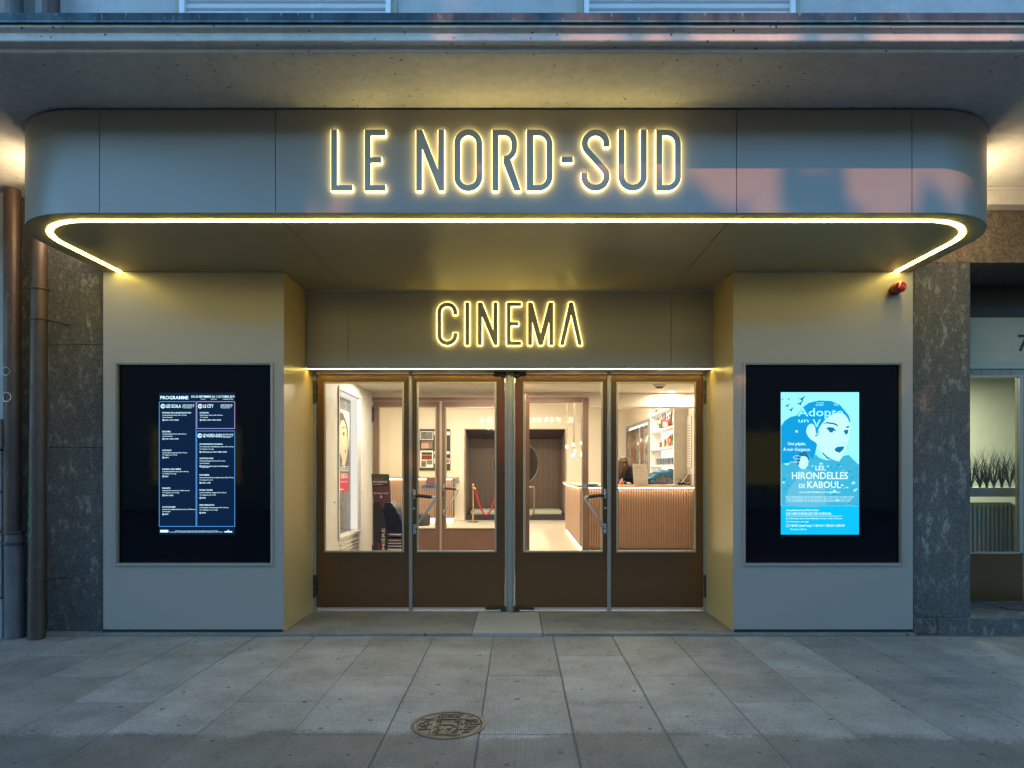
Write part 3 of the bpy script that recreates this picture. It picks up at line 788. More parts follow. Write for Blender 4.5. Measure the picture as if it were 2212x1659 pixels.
line1(lb, 70, 149, 468, 149); line1(lb, 70, 1534, 468, 1534)
for a in (482, 903): line1(lb, a, 480, a, 1534)
line1(lb, 487, 475, 898, 475); line1(lb, 487, 1534, 898, 1534)
lb.build('border_lines', 'screen_line_blue', s1)
lp_ = MB()
for a in (482, 903): line1(lp_, a, 152, a, 447)
line1(lp_, 487, 149, 898, 149); line1(lp_, 487, 447, 898, 447)
lp_.build('border_lines', 'screen_line_pink', s1)
tx = MB()
def t1(s_, x0, x1, base, cap):
    p = sc1(x0, base); q = sc1(x1, base)
    tx.text(s_, mpS, (p[0], q[0], p[1], -cap * K), .0034)
t1('PROGRAMME', 77, 388, 122, 36); t1('DU 25 SEPTEMBRE AU 1 OCTOBRE 2019', 422, 900, 104, 22)
t1('Nouveau', 525, 577, 124, 8); t1('Evénement', 640, 705, 124, 8); t1('Changement de salle', 768, 884, 124, 8)
def ringm(cx, cy_, ro, ri):
    p = sc1(cx, cy_); n = 20
    tx.prism([circ(ro * K, n, p[0], p[1]), circ(ri * K, n, p[0], p[1])], .0034, None, mpS)
def logo(cx, cy_):
    p = sc1(cx, cy_)
    tx.prism(stroke(arc(p[0], p[1], 20 * K, 40, 320, 16), 8 * K), .0034, None, mpS)
    tx.prism(stroke(arc(p[0] + 2, p[1] - .3, 13 * K, 0, 350, 14), 6 * K), .0038, None, mpS)
logo(105, 200); logo(520, 200); logo(515, 527)
t1('LES SCALA', 140, 306, 216, 36); t1('LE CITY', 556, 666, 216, 36); t1('LE NORD-SUD', 551, 750, 543, 36)
for a, b_ in ((329, 200), (752, 200), (757, 527)): tx.prism(q1(a - 2, b_ - 20, a + 2, b_ + 20), .0034, None, mpS)
for x0, x1, b_, ph in ((338, 453, 193, '022 736 04 22'), (761, 876, 193, '022 736 89 20'), (768, 886, 520, '022 733 19 00')):
    t1(ph, x0, x1, b_, 13); t1('Rue des Eaux-Vives 23', x0, x1 - 5, b_ + 16, 9); t1('www.les-scala.ch', x0, x0 + 88, b_ + 28, 8)
LST = [(100, 280, 'PORTRAIT DE LA JEUNE FILLE EN FEU', 418, 'de Céline Sciamma, France, 2019, 12/14 ans', 373, 'Version française', 212, '12h30 I 16h10 I 20h40', 280),
 (100, 489, 'DEUX MOI', 190, 'de Cédric Klapisch, France, 2019, 8/14 ans', 364, 'Version française', 212, '13h45 I 16h20 I 21h00', 278),
 (100, 697, 'LATE NIGHT', 202, 'de Nisha Ganatra, États-Unis, 2019, 10/14 ans', 374, 'V.O. anglaise s.-tit. fr & all.', 265, '12h15', 168),
 (100, 906, 'ROUBAIX, UNE LUMIÈRE', 304, 'de Arnaud Desplechin, France, 2019, 16/16 ans', 391, 'V.O. française s.-tit. angl.', 255, '18h30', 166),
 (100, 1117, 'PARASITE', 187, 'de Bong Joon-ho, Corée du Sud, 2019, 16/16 ans', 402, 'V.O. coréenne s.-tit. fr. & angl.', 285, '18h15 I 20h50', 220),
 (100, 1326, 'LA VIE SCOLAIRE', 244, 'de Grand Corps Malade & Mehdi Idir, France, 2019, 8/14 ans', 468, 'V.O. française', 188, '18h30', 166),
 (516, 280, 'LE DINDON', 613, 'de Jalil Lespert, France, 2019, 10/14 ans', 769, 'V.O. française', 606, '14h20 I 16h30 I 18h45 I 20h50', 750),
 (512, 628, 'LES HIRONDELLES DE KABOUL', 770, 'de Z. Breitman & E. Gobbé-Mévellec, France, 2019, 12/12 ans', 892, 'V.O. française s.-tit. angl.', 670, '14h00 (sauf ma) I 16h10 I 18h20 I 20h30', 815),
 (512, 786, 'ADOPTE UN VEUF', 664, 'de François Desagnat, France, 2017, 6/12 ans', 796, 'Version française', 623, '14h00 (ma) dans le cadre du Ciné Bonheur -', 840),
 (512, 971, 'INSOUMISES', 620, 'de Fernando Perez & Laura Cazador, Suisse, 2018, 16/16 ans', 890, 'V.O. espagnole s.-tit. fr.', 662, '12h20 I 16h00', 634),
 (512, 1138, 'DOLOR Y GLORIA', 658, 'de Pedro Almodóvar, Espagne, 2019, 14/14 ans', 808, 'V.O. espagnole s.-tit. fr. & all.', 694, '18h00', 580),
 (512, 1304, 'DIEGO MARADONA', 676, 'de Asif Kapadia, Grande-Bretagne, 2019, 10/12 ans', 832, 'V.O. multilingue s.-tit. fr. & angl.', 715, '20h40', 582)]
for x, y, a, xa_, b_, xb_, c_, xc_, d, xd_ in LST:
    dy = 24 if x == 100 or y == 280 else 26
    t1(a, x, xa_, y, 15); t1(b_, x, xb_, y + dy, 10); t1(c_, x, xc_, y + dy * 2, 10); t1(d, x + 26, xd_, y + dy * 3.3, 13); ringm(x + 10, y + dy * 3.3 - 6, 10, 6)
t1('Entrée libre', 536, 620, 882, 9)
t1('Les billets pour toute la semaine sont mis en vente aux Scala, au City et au Nord-Sud', 238, 712, 1588, 8)
t1('www.les-scala.ch I www.facebook.com/LesScala I www.cinema-city.ch I www.nord-sud.ch I 022 736 04 22', 178, 772, 1600, 8)
tx.prism(q1(76, 1574, 165, 1600), .0034, None, mpS); tx.prism(q1(790, 1588, 875, 1600), .0034, None, mpS); ringm(832, 1580, 7, 3)
tx.build('listing_text', 'screen_text', s1)

s2 = mk_screen(PX(1605, ZP), PX(1951, ZP), 0, 0, 'tall black screen showing a cyan illustrated film poster with swallows')
glow('scr_sky', (.27, .88, 1.0), .36); glow('scr_deep', (.004, .34, .74), .29); glow('scr_face', (.45, .92, 1.0), .36)
glow('scr_panel', (.003, .50, .90), .31); glow('scr_mid', (.05, .46, .70), 0.29); glow('scr_dress', (.12, .52, .72), .29); glow('scr_ink', (.01, .17, .36), 0.29); glow('scr_white', (.72, .97, 1.), 0.333)
def sc2(cx, cy_): return (1677.4 + cx * K, 838.7 + cy_ * K)
def poly2(mb, pts, lay): mb.prism([[sc2(*p) for p in pts]], .002 + lay * .0006, None, mpS); return mb
def cubic(pts, n=6):
    """smooth closed loop through points"""
    o = []; m = len(pts)
    for i in range(m):
        p0, p1, p2, p3 = [Vector(pts[(i + k_) % m]) for k_ in (-1, 0, 1, 2)]
        for k_ in range(n):
            t = k_ / n
            q = .5 * ((2 * p1) + (-p0 + p2) * t + (2 * p0 - 5 * p1 + 4 * p2 - p3) * t * t + (-p0 + 3 * p1 - 3 * p2 + p3) * t ** 3)
            o.append((q.x, q.y))
    return o
MB().prism([[sc2(48, 45), sc2(915, 45), sc2(915, 1308), sc2(48, 1308)]], .002, 0, mpS).build('poster_picture', 'scr_sky', s2)
MB().prism([[sc2(48, 1308.5), sc2(915, 1308.5), sc2(915, 1625), sc2(48, 1625)]], .002, 0, mpS).build('caption_band', 'scr_panel', s2)
# generic portrait: dark hair, pale face turned to one side
poly2(MB(), [(50, 420), (90, 360), (150, 320), (230, 300), (280, 220), (360, 160), (470, 135), (600, 140), (700, 180), (750, 240), (800, 300), (822, 370), (810, 380), (760, 300), (640, 285), (560, 330), (520, 400), (470, 500), (450, 620), (430, 720), (400, 800), (50, 840)], 1).build('hair_shape', 'scr_deep', s2)
poly2(MB(), cubic([(345, 420), (390, 395), (425, 430), (440, 510), (480, 430), (560, 330), (660, 275), (740, 285), (790, 340), (812, 430), (800, 560), (770, 650), (740, 745), (670, 808), (590, 770), (520, 720), (470, 690), (440, 610), (370, 560), (330, 490)]), 2).build('face_shape', 'scr_face', s2)
ft = MB()
for pts in ([(548, 445), (580, 430), (630, 436), (668, 480), (630, 470), (622, 492), (590, 492), (575, 468)], [(742, 475), (760, 460), (798, 462), (790, 500), (768, 520)],
            [(505, 392), (560, 375), (640, 385), (682, 408), (680, 424), (630, 402), (560, 392)], [(762, 438), (785, 418), (808, 420), (800, 440), (780, 440)],
            [(640, 678), (672, 650), (752, 645), (740, 680), (700, 718), (660, 705)], [(700, 594), (712, 600), (708, 608)], [(740, 608), (756, 596), (748, 620)],
            [(505, 705), (560, 760), (620, 795), (560, 782), (510, 730)], [(420, 525), (450, 515), (462, 470), (470, 480), (458, 524), (435, 535)]):
    poly2(ft, pts, 3)
ft.build('face_lines', 'scr_ink', s2)
bd = MB()
for x, y, s_, fl in ((275, 115, 1.2, 1), (255, 165, 1.1, -1), (130, 120, .6, 1), (115, 190, .9, -1), (155, 235, 1., 1), (62, 120, .5, 1)):
    poly2(bd, [(x - 45 * s_, y - 14 * s_ * fl), (x - 8 * s_, y), (x + 40 * s_, y - 30 * s_), (x + 14 * s_, y + 8 * s_), (x + 16 * s_, y + 30 * s_), (x - 4 * s_, y + 12 * s_)], 2)
bd.build('swallows', 'scr_ink', s2)
random.seed(11)
poly2(MB(), [(50, 835), (50, 1306), (913, 1306), (913, 850), (860, 800), (800, 740), (740, 750), (690, 815), (620, 790), (560, 800), (520, 790), (470, 770), (430, 730), (400, 790), (350, 730), (300, 705), (240, 720), (200, 800), (120, 850)], 3).build('hillside', 'scr_mid', s2)
h2 = MB(); h3 = MB()
for i in range(150):
    x = random.uniform(70, 890); y = random.uniform(830, 1290)
    if 130 < x < 520 and y > 900: continue
    r_ = random.uniform(6, 26); pts = [(x + r_ * random.uniform(.5, 1.2) * math.cos(a * 1.05), y + r_ * .5 * random.uniform(.5, 1.2) * math.sin(a * 1.05)) for a in range(6)]
    poly2(h2 if i % 2 else h3, pts, 4 + (i % 5) * .2)
h2.build('hillside_houses', 'scr_deep', s2); h3.build('hillside_houses', 'scr_sky', s2)
poly2(MB(), cubic([(130, 1300), (120, 1160), (165, 1080), (235, 990), (235, 920), (300, 895), (370, 905), (420, 960), (470, 1040), (520, 1160), (528, 1304)]), 5.4).build('figure_dress', 'scr_dress', s2)
poly2(MB(), cubic([(240, 800), (270, 745), (330, 750), (352, 810), (335, 870), (300, 900), (262, 885), (240, 850)]), 5.4).build('figure_head', 'scr_face', s2)
poly2(MB(), cubic([(225, 790), (250, 720), (320, 710), (360, 770), (350, 800), (330, 765), (275, 760), (245, 850), (228, 840)]), 6).build('figure_hair', 'scr_ink', s2)
tw = MB(); tf = MB()
def t2(mb, s_, x0, x1, base, cap, lay=7):
    p = sc2(x0, base); q = sc2(x1, base); mb.text(s_, mpS, (p[0], q[0], p[1], -cap * K), .002 + lay * .0006)
t2(tf, 'DUCRET', 436, 522, 195, 22, 4); t2(tf, 'Arnaud', 440, 520, 166, 14, 4); t2(tf, 'PIA', 636, 690, 195, 22, 4)
t2(tf, 'Adopte', 235, 740, 310, 90, 1.6); t2(tf, 'un', 240, 355, 378, 45, 1.6); t2(tf, 'V', 400, 490, 432, 88, 1.6)
t2(tw, 'Une pépite.', 124, 322, 632, 34); t2(tw, 'À voir d\'urgence.', 72, 374, 695, 34)
t2(tw, 'LES', 430, 526, 910, 50); t2(tw, 'HIRONDELLES', 168, 790, 1008, 78); t2(tw, 'DE', 246, 312, 1108, 46); t2(tw, 'KABOUL', 338, 712, 1108, 76)
t2(tw, 'UN CERTAIN REGARD', 145, 308, 825, 11); t2(tw, 'un film de ZABOU BREITMAN & ELÉA GOBBÉ-MÉVELLEC', 245, 706, 1162, 16)
for i in range(5): t2(tw, 'avec la participation de nos partenaires et des producteurs associés du film', 90 + i * 9, 860 - i * 12, 1205 + i * 14, 8)
p_ = sc2(228, 768); tw.prism([[(p_[0] + 9 * math.cos(a * .35), p_[1] + 4 * math.sin(a * .35)) for a in range(18)], [(p_[0] + 8 * math.cos(a * .35), p_[1] + 3.2 * math.sin(a * .35)) for a in range(18)]], .006, None, mpS)
p_ = sc2(220, 480); tw.prism([[(p_[0] + (4 if a % 2 else 1.6) * math.cos(a * .628), p_[1] + (4 if a % 2 else 1.6) * math.sin(a * .628)) for a in range(10)]], .006, None, mpS)
t2(tw, 'Actuellement au Nord-Sud', 102, 460, 1363, 20); t2(tw, 'LES HIRONDELLES DE KABOUL', 102, 608, 1403, 24)
t2(tw, 'de Z. Breitman & E. Gobbé-Mévellec, France, 1h22, 12/12 ans', 100, 724, 1452, 14); t2(tw, 'V.O. française s.-tit. angl.', 100, 355, 1487, 14)
t2(tw, '14h00 (sauf ma) I 16h10 I 18h20 I 20h30', 152, 752, 1536, 24); t2(tf, 'Entrée libre', 152, 330, 1575, 20)
for a, b_, c_, d in ((100, 1417, 726, 1420),):
    tw.prism([[sc2(a, b_), sc2(c_, b_), sc2(c_, d), sc2(a, d)]], .0062, None, mpS)
p_ = sc2(120, 1525); tw.prism([circ(3.3, 18, *p_), circ(2.6, 18, *p_)], .0062, None, mpS)
tw.build('poster_text', 'scr_white', s2); tf.build('fading_text', 'screen_soft' if 0 else 'scr_sky', s2)

# ---------------------------------------------------------------- red beacon
ax, az = PX(1931, ZP), PZ(627, ZP)
al = thing('alarm_beacon', 'small round red alarm beacon high on the poster pillar', 'beacon', (ax, ZP, az))
MB().lathe([(.046, ZP - .002), (.048, ZP - .014), (.050, ZP - .030)], (ax, 0, az), 28, 'y').build('base_ring', 'red_plastic', al, smooth=True)
MB().lathe([(.045, ZP - .030), (.045, ZP - .11), (.042, ZP - .120), (.034, ZP - .126), (.012, ZP - .128)], (ax, 0, az), 28, 'y').build('lens', 'red_plastic', al, smooth=True)

# ================================================================ OUTER DOORS
def post(mb, x0, x1, y0, y1, z0, z1): return mb.box(x0, x1, y0, y1, z0, z1)
q = lambda px: PX(px, ZD)
ZT = PZ(808.4, ZD)
df = thing('entrance_portal', 'pale aluminium frame with slim posts holding the four glazed entrance doors', 'door frame', (0, ZD, SZ)); df['kind'] = 'thing'
for a, b_ in ((677.5, 684), (883.9, 891.3), (1091, 1112), (1311.2, 1319.2), (1518.6, 1524)):
    MB().box(q(a), q(b_), ZD - .025, ZD + .05, SZ, ZT + .012).build('post', 'aluminium', df, bevel=.003)
MB().box(q(1098), q(1105.5), ZD - .040, ZD - .0255, SZ, ZT + .01).build('post_rib', 'aluminium', df, bevel=.003)
MB().box(q(677.5), q(1524), ZD - .020, ZD + .05, ZT + .013, PZ(797, ZD) + .03).build('head', 'aluminium', df)
def leaf(name, lab, x0, x1, gx0, gx1, Y, mats, handle=None, hinge=None, pivot=None, sill_z=None, group=None, sign_at=None, zrow=None, noret=False):
    fm, bm_ = mats; dy = .045
    t_ = thing(name, lab, 'door', (x0 if hinge != 'r' else x1, Y, SZ), group); t_['kind'] = 'thing'
    zt, zb = ZT, .058; gt_, gb = PZ(825, ZD), PZ(1193, ZD)
    MB().frame(x0, x1, zb, zt, Y - .006, Y + dy - .006, gx0 - x0, zt - gt_, gb - zb).build('leaf_frame', fm, t_, bevel=.0025) if abs((gx0 - x0) - (x1 - gx1)) < .004 else \
        MB().box(x0, gx0, Y - .006, Y + dy - .006, zb, zt).box(gx1, x1, Y - .006, Y + dy - .006, zb, zt).box(gx0, gx1, Y - .006, Y + dy - .006, gt_, zt).box(gx0, gx1, Y - .006, Y + dy - .006, zb, gb).build('leaf_frame', fm, t_)
    # mitre line of the folded frame at the top corners
    mt = MB()
    for sx, a, b_ in ((1, x0, gx0), (-1, x1, gx1)):
        mt.prism([[(a, zt - .001), (a + sx * .003, zt - .001), (b_, gt_), (b_ - sx * .003, gt_)]], Y - .0068, None, lambda p, q_, y: (p, y, q_))
    mt.build('mitre_seam', 'panel_edge', t_)
    MB().frame(gx0, gx1, gb, gt_, Y - .016, Y + .002, .018, .018, .018).build('glazing_bead', bm_, t_, bevel=.004)
    MB().box(gx0 + .002, gx1 - .002, Y + .012, Y + .018, gb + .002, gt_ - .002).build('pane', 'glass', t_)
    MB().box(x0 + .002, x1 - .002, Y - .012, Y + .03, .036, .0575).build('bottom_rail', 'steel', t_)
    if hinge:
        hx_ = x0 - .014 if hinge == 'l' else x1 + .014
        for a, b_ in ((823, 873), (1241, 1289)):
            z0_, z1_ = PZ(b_, ZD), PZ(a, ZD); zm = (z0_ + z1_) / 2
            MB().tube([(hx_, Y - .030, z0_), (hx_, Y - .030, zm - .003)], .015, 14).tube([(hx_, Y - .030, zm + .003), (hx_, Y - .030, z1_)], .015, 14).box(hx_ - .012, hx_ + .022, Y - .020, Y - .008, z0_ + .02, z1_ - .02).build('hinge', 'iron_black', t_, smooth=True)
    if pivot:
        s_, xe = pivot
        for z0_, z1_, w_ in ((ZT - .03, ZT + .045, .11), (.03, .075, .19)):
            MB().box(xe, xe + s_ * w_, Y - .055, Y - .008, z0_ + .012, z1_ - .006).box(xe + s_ * -.012, xe + s_ * .045, Y - .065, Y - .008, z0_, z1_).build('pivot_closer', 'iron_black', t_, bevel=.004)
    if handle:
        pts, gx, g2, be, lo, key = handle        # picture points on the door plane: plate, grip start, grip end, bend, lower plate, keyhole
        hp = MB(); o = -.055
        wpt = lambda p, dy_: (PX(p[0], ZD) + (x_off if x_off else 0), Y + dy_, PZ(p[1], ZD))
        x_off = handle_off[0]
        plates = MB()
        for p in (pts, lo):
            c = wpt(p, -.008)
            plates.box(c[0] - .013, c[0] + .013, Y - .012, Y - .0062, c[2] - .045, c[2] + .045)
        plates.build('mounting_plate', 'steel', t_, bevel=.0025)
        sc_ = MB()
        for p in (pts, lo):
            c = wpt(p, 0)
            for dz in (-.03, .03): sc_.lathe([(.006, Y - .0142), (.006, Y - .012)], (c[0], 0, c[2] + dz), 10, 'y')
        sc_.build('screw', 'iron_black', t_)
        MB().tube([wpt(pts, -.012), wpt(gx, o), wpt(g2, o - .004), wpt(((g2[0] * .3 + be[0] * .7), g2[1]), o - .004), wpt(be, o), wpt((be[0] - (be[0] - lo[0]) * .08, be[1] + (lo[1] - be[1]) * .1), o), wpt((lo[0] + (be[0] - lo[0]) * .06, lo[1] - (lo[1] - be[1]) * .06), -.035), wpt(lo, -.012)], .0115, 12).build('pull_bar', 'steel', t_, smooth=True)
        gb_ = MB().tube([wpt(gx, o), wpt(g2, o - .004)], .017, 14)
        gb_.build('grip', 'dark_grip', t_, smooth=True)
        c = wpt(key, 0); MB().lathe([(.008, Y - .010), (.010, Y - .0062)], (c[0], 0, c[2]), 12, 'y').build('keyhole', 'steel', t_)
    if sign_at:
        a, b_, c_, d = sign_at; x_o = handle_off[0]
        pl_ = MB().box(PX(a, ZD) + x_o, PX(b_, ZD) + x_o, Y + .0085, Y + .0115, PZ(d, ZD), PZ(c_, ZD)).build('push_sign', 'sign_plate', t_)
        MB().text('TIREZ', lambda p, q_, y: (PX(p, ZD) + x_o, Y + .0078, PZ(q_, ZD)), ((a + b_) / 2 - 9, (a + b_) / 2 + 9, d - 2.2, -4.8), 0).build('sign_text', 'ink', pl_)
    return t_
handle_off = [0]
HL = ((895.4, 1067.8), (899, 1069.5), (934.5, 1073.3), (940.8, 1077), (895.8, 1142.6), (894.6, 1098.5))
HRt = ((1306.8, 1067), (1303, 1069), (1269, 1072.5), (1262.5, 1076.5), (1306.8, 1141.5), (1307.5, 1097.8))
om = ('bronze', 'bright_bead')
leaf('glazed_door', 'bronze framed glass door with the leaflet stand showing behind it', q(684.3), q(883.5), q(700.5), q(873), ZD, om, hinge='l', group='glazed entrance doors')
leaf('glazed_door', 'bronze glass door with V-shaped pull, red rope showing behind its glass', q(891.6), q(1090.5), q(900.6), q(1072.6), ZD, om, handle=HL, pivot=(-1, q(1091)), group='glazed entrance doors', sign_at=(911, 943.7, 1046.8, 1055.3))
leaf('glazed_door', 'bronze glass door with V-shaped pull, pendant lamps showing behind its glass', q(1112.5), q(1310.9), q(1130), q(1302), ZD, om, handle=HRt, pivot=(1, q(1112)), group='glazed entrance doors', sign_at=(1259.4, 1291.8, 1045.3, 1053.9))
leaf('glazed_door', 'bronze framed glass door with the ticket counter showing behind it', q(1319.5), q(1518.3), q(1331), q(1503), ZD, om, hinge='r', group='glazed entrance doors')

# ================================================================ VESTIBULE AND LOBBY SHELL
def st(mb, name, mat, **kw): return mb.build(name, mat, kind='structure', **kw)
st(MB().box(-6, 3.2, 6.9, 21, -.2, SZ - .001), 'floor', 'terrazzo')
st(MB().box(-1.975, 3.05, 6.74, ZI + .08, 2.45, 2.52), 'vestibule_ceiling', 'cream_ceiling')
st(MB().box(-6, 3.2, ZI + .08, 21, 3.42, 3.52), 'lobby_ceiling', 'cream_ceiling')
st(MB().box(3.05, 3.2, 6.9, 19, SZ, 3.42), 'side_wall', 'cream_wall')
st(MB().box(-6, -5.85, ZI, 19, SZ, 3.42), 'far_side_wall', 'cream_wall')
YB = 18.7; AX0, AX1 = PX(1004, YB), PX(1222, YB); AZ = PZ(927, YB)
st(MB().box(-5.85, AX0, YB, YB + .1, SZ, 3.42).box(AX1, 3.05, YB, YB + .1, SZ, 3.42).box(AX0, AX1, YB, YB + .1, AZ, 3.42), 'back_wall', 'cream_wall')
# inner wall carrying the second doors: header, pier beside, and left part
JXR = PX(1270, ZI)
st(MB().box(-5.85, -1.975, ZI - .02, ZI + .08, SZ, 3.42).box(-1.975, JXR, ZI - .02, ZI + .08, PZ(860, ZI), 3.42).box(JXR, 3.05, ZI - .02, ZI + .3, 2.262, 3.42), 'inner_wall', 'cream_wall')
st(MB().box(-2.15, -1.975, 6.76, PX(100, 1) * 0 + 7.53, SZ, 2.45).box(-2.15, -1.975, 8.53, ZI - .02, SZ, 2.45).box(-2.15, -1.975, 7.53, 8.53, 2.29, 2.45).box(-2.15, -1.975, 7.53, 8.53, SZ, .65), 'vestibule_wall', 'white_paint')
st(MB().box(-2.0, 3.1, 6.74, 6.9, 2.36, 3.3), 'door_head_wall', 'cream_wall')

# inner door frame
fi = thing('entrance_portal', 'second door frame of brown and pale metal deeper inside, beyond the entrance mat', 'door frame', (0, ZI, SZ)); fi['kind'] = 'thing'
ty = ZI - ZD
MB().box(-1.973, JXR, ZI - .03, ZI - .022, ZT + .002, PZ(862, ZI) + .02).build('head', 'inner_bronze', fi)
for a, b_ in ((-1.972, -1.962), (q(883.9), q(891.3)), (q(1091), q(1112))):
    MB().box(a, b_, ZI - .035, ZI + .04, SZ, ZT).build('post', 'bright_bead', fi)
jx0, jx1 = PX(1259, ZI), PX(1270.5, ZI)
MB().box(jx0, jx1, ZI - .045, ZI + .05, SZ, ZT + .03).build('jamb', 'inner_bronze', fi)
MB().box(jx0 - .012, jx0 - .001, ZI - .05, ZI + .05, SZ, ZT + .03).build('jamb_bead', 'aluminium', fi)
MB().box(q(1112), jx0 - .013, ZI - .045, ZI + .02, ZT - .02, ZT + .03).build('transom', 'inner_bronze', fi)
im = ('inner_bronze', 'bright_bead')
leaf('glazed_door', 'inner brown framed glass door behind the leaflet stand', q(684.6), q(883.5), q(700.5), q(873), ZI, im, hinge='l', group='inner glazed doors')
leaf('glazed_door', 'inner brown framed glass door with a V-shaped pull in front of the photo board', q(891.6), q(1090.5), q(900.6), q(1072.6), ZI, im, handle=HL, group='inner glazed doors', sign_at=(911, 943.7, 1046.8, 1055.3))
# the open inner leaf, swung towards the street and seen edge-on
handle_off[0] = 0
ol = leaf('glazed_door', 'inner glass door standing open edge-on behind the centre post', 0, .897, .041, .853, 0, im)
ol['group'] = 'inner glazed doors'
ol.location = (.045, ZI - .03, SZ); ol.rotation_euler = (0, 0, R(-86))
for ch in ol.children:
    for v in ch.data.vertices: v.co.z -= 0
MBh = MB(); ox = PX(1137, 8.5)
MBh.tube([(.82, -.012, 1.185 - SZ), (.82, -.055, 1.185 - SZ), (.70, -.06, 1.17 - SZ), (.66, -.055, 1.14 - SZ), (.80, -.05, .84 - SZ), (.82, -.012, .83 - SZ)], .010, 10)
hh_ = MBh.build('pull_bar', 'bright_bead', None, smooth=True); hh_.parent = ol
h2_ = MB().tube([(.82, .045, 1.185 - SZ), (.82, .10, 1.185 - SZ), (.82, .10, 1.10 - SZ), (.82, .10, .86 - SZ), (.82, .045, .84 - SZ)], .012, 10).build('pull_bar', 'bright_bead', None, smooth=True); h2_.parent = ol

# ---------------------------------------------------------------- lamps inside
def area(name, loc, size, size_y, power, col, rot=(0, 0, 0), parent=None):
    l = bpy.data.lights.new(name, 'AREA'); l.shape = 'RECTANGLE'; l.size = size; l.size_y = size_y; l.energy = power * .41; l.color = col
    o = bpy.data.objects.new(name, l); C.objects.link(o); o.rotation_euler = rot
    if parent: o.parent = parent; o.location = Vector(loc) - ORG[parent.name]
    else: o.location = loc
    o.visible_camera = False
    return o
def downlight(x, y, z, p, lab, grp):
    t_ = thing('downlight', lab, 'downlight', (x, y, z), grp)
    MB().lathe([(.055, z - .003), (.060, z - .006), (.060, z + .02)], (x, y, 0), 24).build('trim_ring', 'white_paint', t_)
    MB().lathe([(.043, z - .0075), (.043, z - .0035)], (x, y, 0), 24).build('bulb', 'lamp_white', t_)
    area('lamp', (x, y, z - .02), .12, .12, p, WARM, parent=t_)
    return t_
G_ = 'round downlights in the entrance ceiling'
downlight(-1.62, 8.15, 2.45, 16, 'round downlight in the ceiling above the leaflet stand', G_)
downlight(2.05, 9.12, 2.45, 14, 'round downlight at the beam above the ticket counter', G_)
downlight(2.62, 9.12, 2.45, 14, 'round downlight nearest the drinks shelves above the counter', G_)
# long recessed light trough over the middle
ct = thing('ceiling_light', 'wide glowing light trough in the entrance ceiling behind the centre post', 'light', (.05, 8.75, 2.45))
MB().box(-.95, .95, 7.85, 8.14, 2.438, 2.4495).build('diffuser', 'led_warm', ct)
area('lamp', (0, 8.6, 2.42), 1.6, .4, 34, WARM, parent=ct)
for i, (x, y, sx, sy, p) in enumerate(((-1.2, 12.5, 3.2, .25, 95), (-1.2, 16.6, 3.2, .25, 110), (1.9, 14.0, .3, 3.0, 85))):
    t_ = thing('ceiling_light', ('slim linear ceiling light over the near lobby', 'slim linear ceiling light before the dark alcove', 'slim linear ceiling light over the bar')[i], 'light', (x, y, 3.42), 'linear lobby lights')
    MB().box(x - sx / 2, x + sx / 2, y - sy / 2, y + sy / 2, 3.395, 3.4195).build('diffuser', 'lamp_white', t_)
    area('lamp', (x, y, 3.37), sx, sy, p, WARM, parent=t_)
# smoke detector
sx_, sy_ = PX(1424.5, 8.35), 8.35
sd = thing('smoke_detector', 'small round white smoke detector on the entrance ceiling', 'smoke detector', (sx_, sy_, 2.45))
MB().lathe([(.075, 2.4495), (.075, 2.425), (.062, 2.415)], (sx_, sy_, 0), 24).build('housing', 'white_paint', sd, smooth=True)
MB().lathe([(.05, 2.4145), (.05, 2.405), (.03, 2.395)], (sx_, sy_, 0), 24).build('sensor', 'charcoal', sd, smooth=True)
area('dummy', (0, 0, -50), .1, .1, 0, WARM) if 0 else None

# ---------------------------------------------------------------- lit poster case in the side wall
pc = thing('poster_case', 'tall lit poster case let into the pale entrance side wall', 'display case', (-1.975, 8.0, .65))
MB().box(-2.14, -2.08, 7.53, 8.53, .65, 2.29).build('case_back', 'grey_case', pc)
MB().box(-2.078, -2.00, 8.50, 8.528, .66, 2.28).build('light_strip', 'case_light', pc)
MB().box(-2.078, -2.00, 7.54, 8.49, 2.262, 2.288).build('light_strip', 'case_light', pc)
fr_ = MB(); xw = -1.972
for a, b_, c_, d in ((7.50, 7.53, .62, 2.32), (8.53, 8.56, .62, 2.32), (7.53, 8.53, 2.29, 2.32), (7.53, 8.53, .62, .65)): fr_.box(xw - .002, xw + .014, a, b_, c_, d)
fr_.build('case_frame', 'white_paint', pc)
vg = MB()
for i in range(7): vg.box(xw, xw + .012, 7.58, 8.46, .30 + i * .042, .318 + i * .042)
vg.build('air_vent', 'white_paint', pc)
MB().lathe([(.009, xw), (.009, xw + .006)], (0, 7.35, 1.05), 12, 'x').build('lock', 'iron_black', pc)
ps = thing('film_poster', 'paper film poster with a pale face and red foot inside the lit case', 'poster', (-2.075, 8.1, 1.13))
def py_(a, b_, l): return lambda p, q_, y: (-2.076 + l * .0016, 7.72 + p * .72, 1.13 + q_ * 1.0)
MB().prism([[(0, 0), (.97, .01), (1, .99), (0, 1)]], 0, None, py_(0, 0, 0)).build('sheet', 'poster_ink', ps)
MB().prism([[(0, .0), (.9, .01), (.93, .22), (0, .24)]], 0, None, py_(0, 0, 1)).build('red_band', 'red_ink', ps)
MB().prism([[(.0, .985), (.0, .80), (.2, .93), (.55, .95), (.85, .80), (.92, .55), (.97, .5), (.985, .985)]], 0, None, py_(0, 0, 1)).build('pale_sky', 'poster_pale', ps)
MB().prism([cubic([(.25, .66), (.45, .85), (.7, .82), (.85, .62), (.8, .45), (.6, .30), (.45, .42), (.30, .52)])], 0, None, py_(0, 0, 2)).build('face_shape', 'poster_face', ps)
fl = MB()
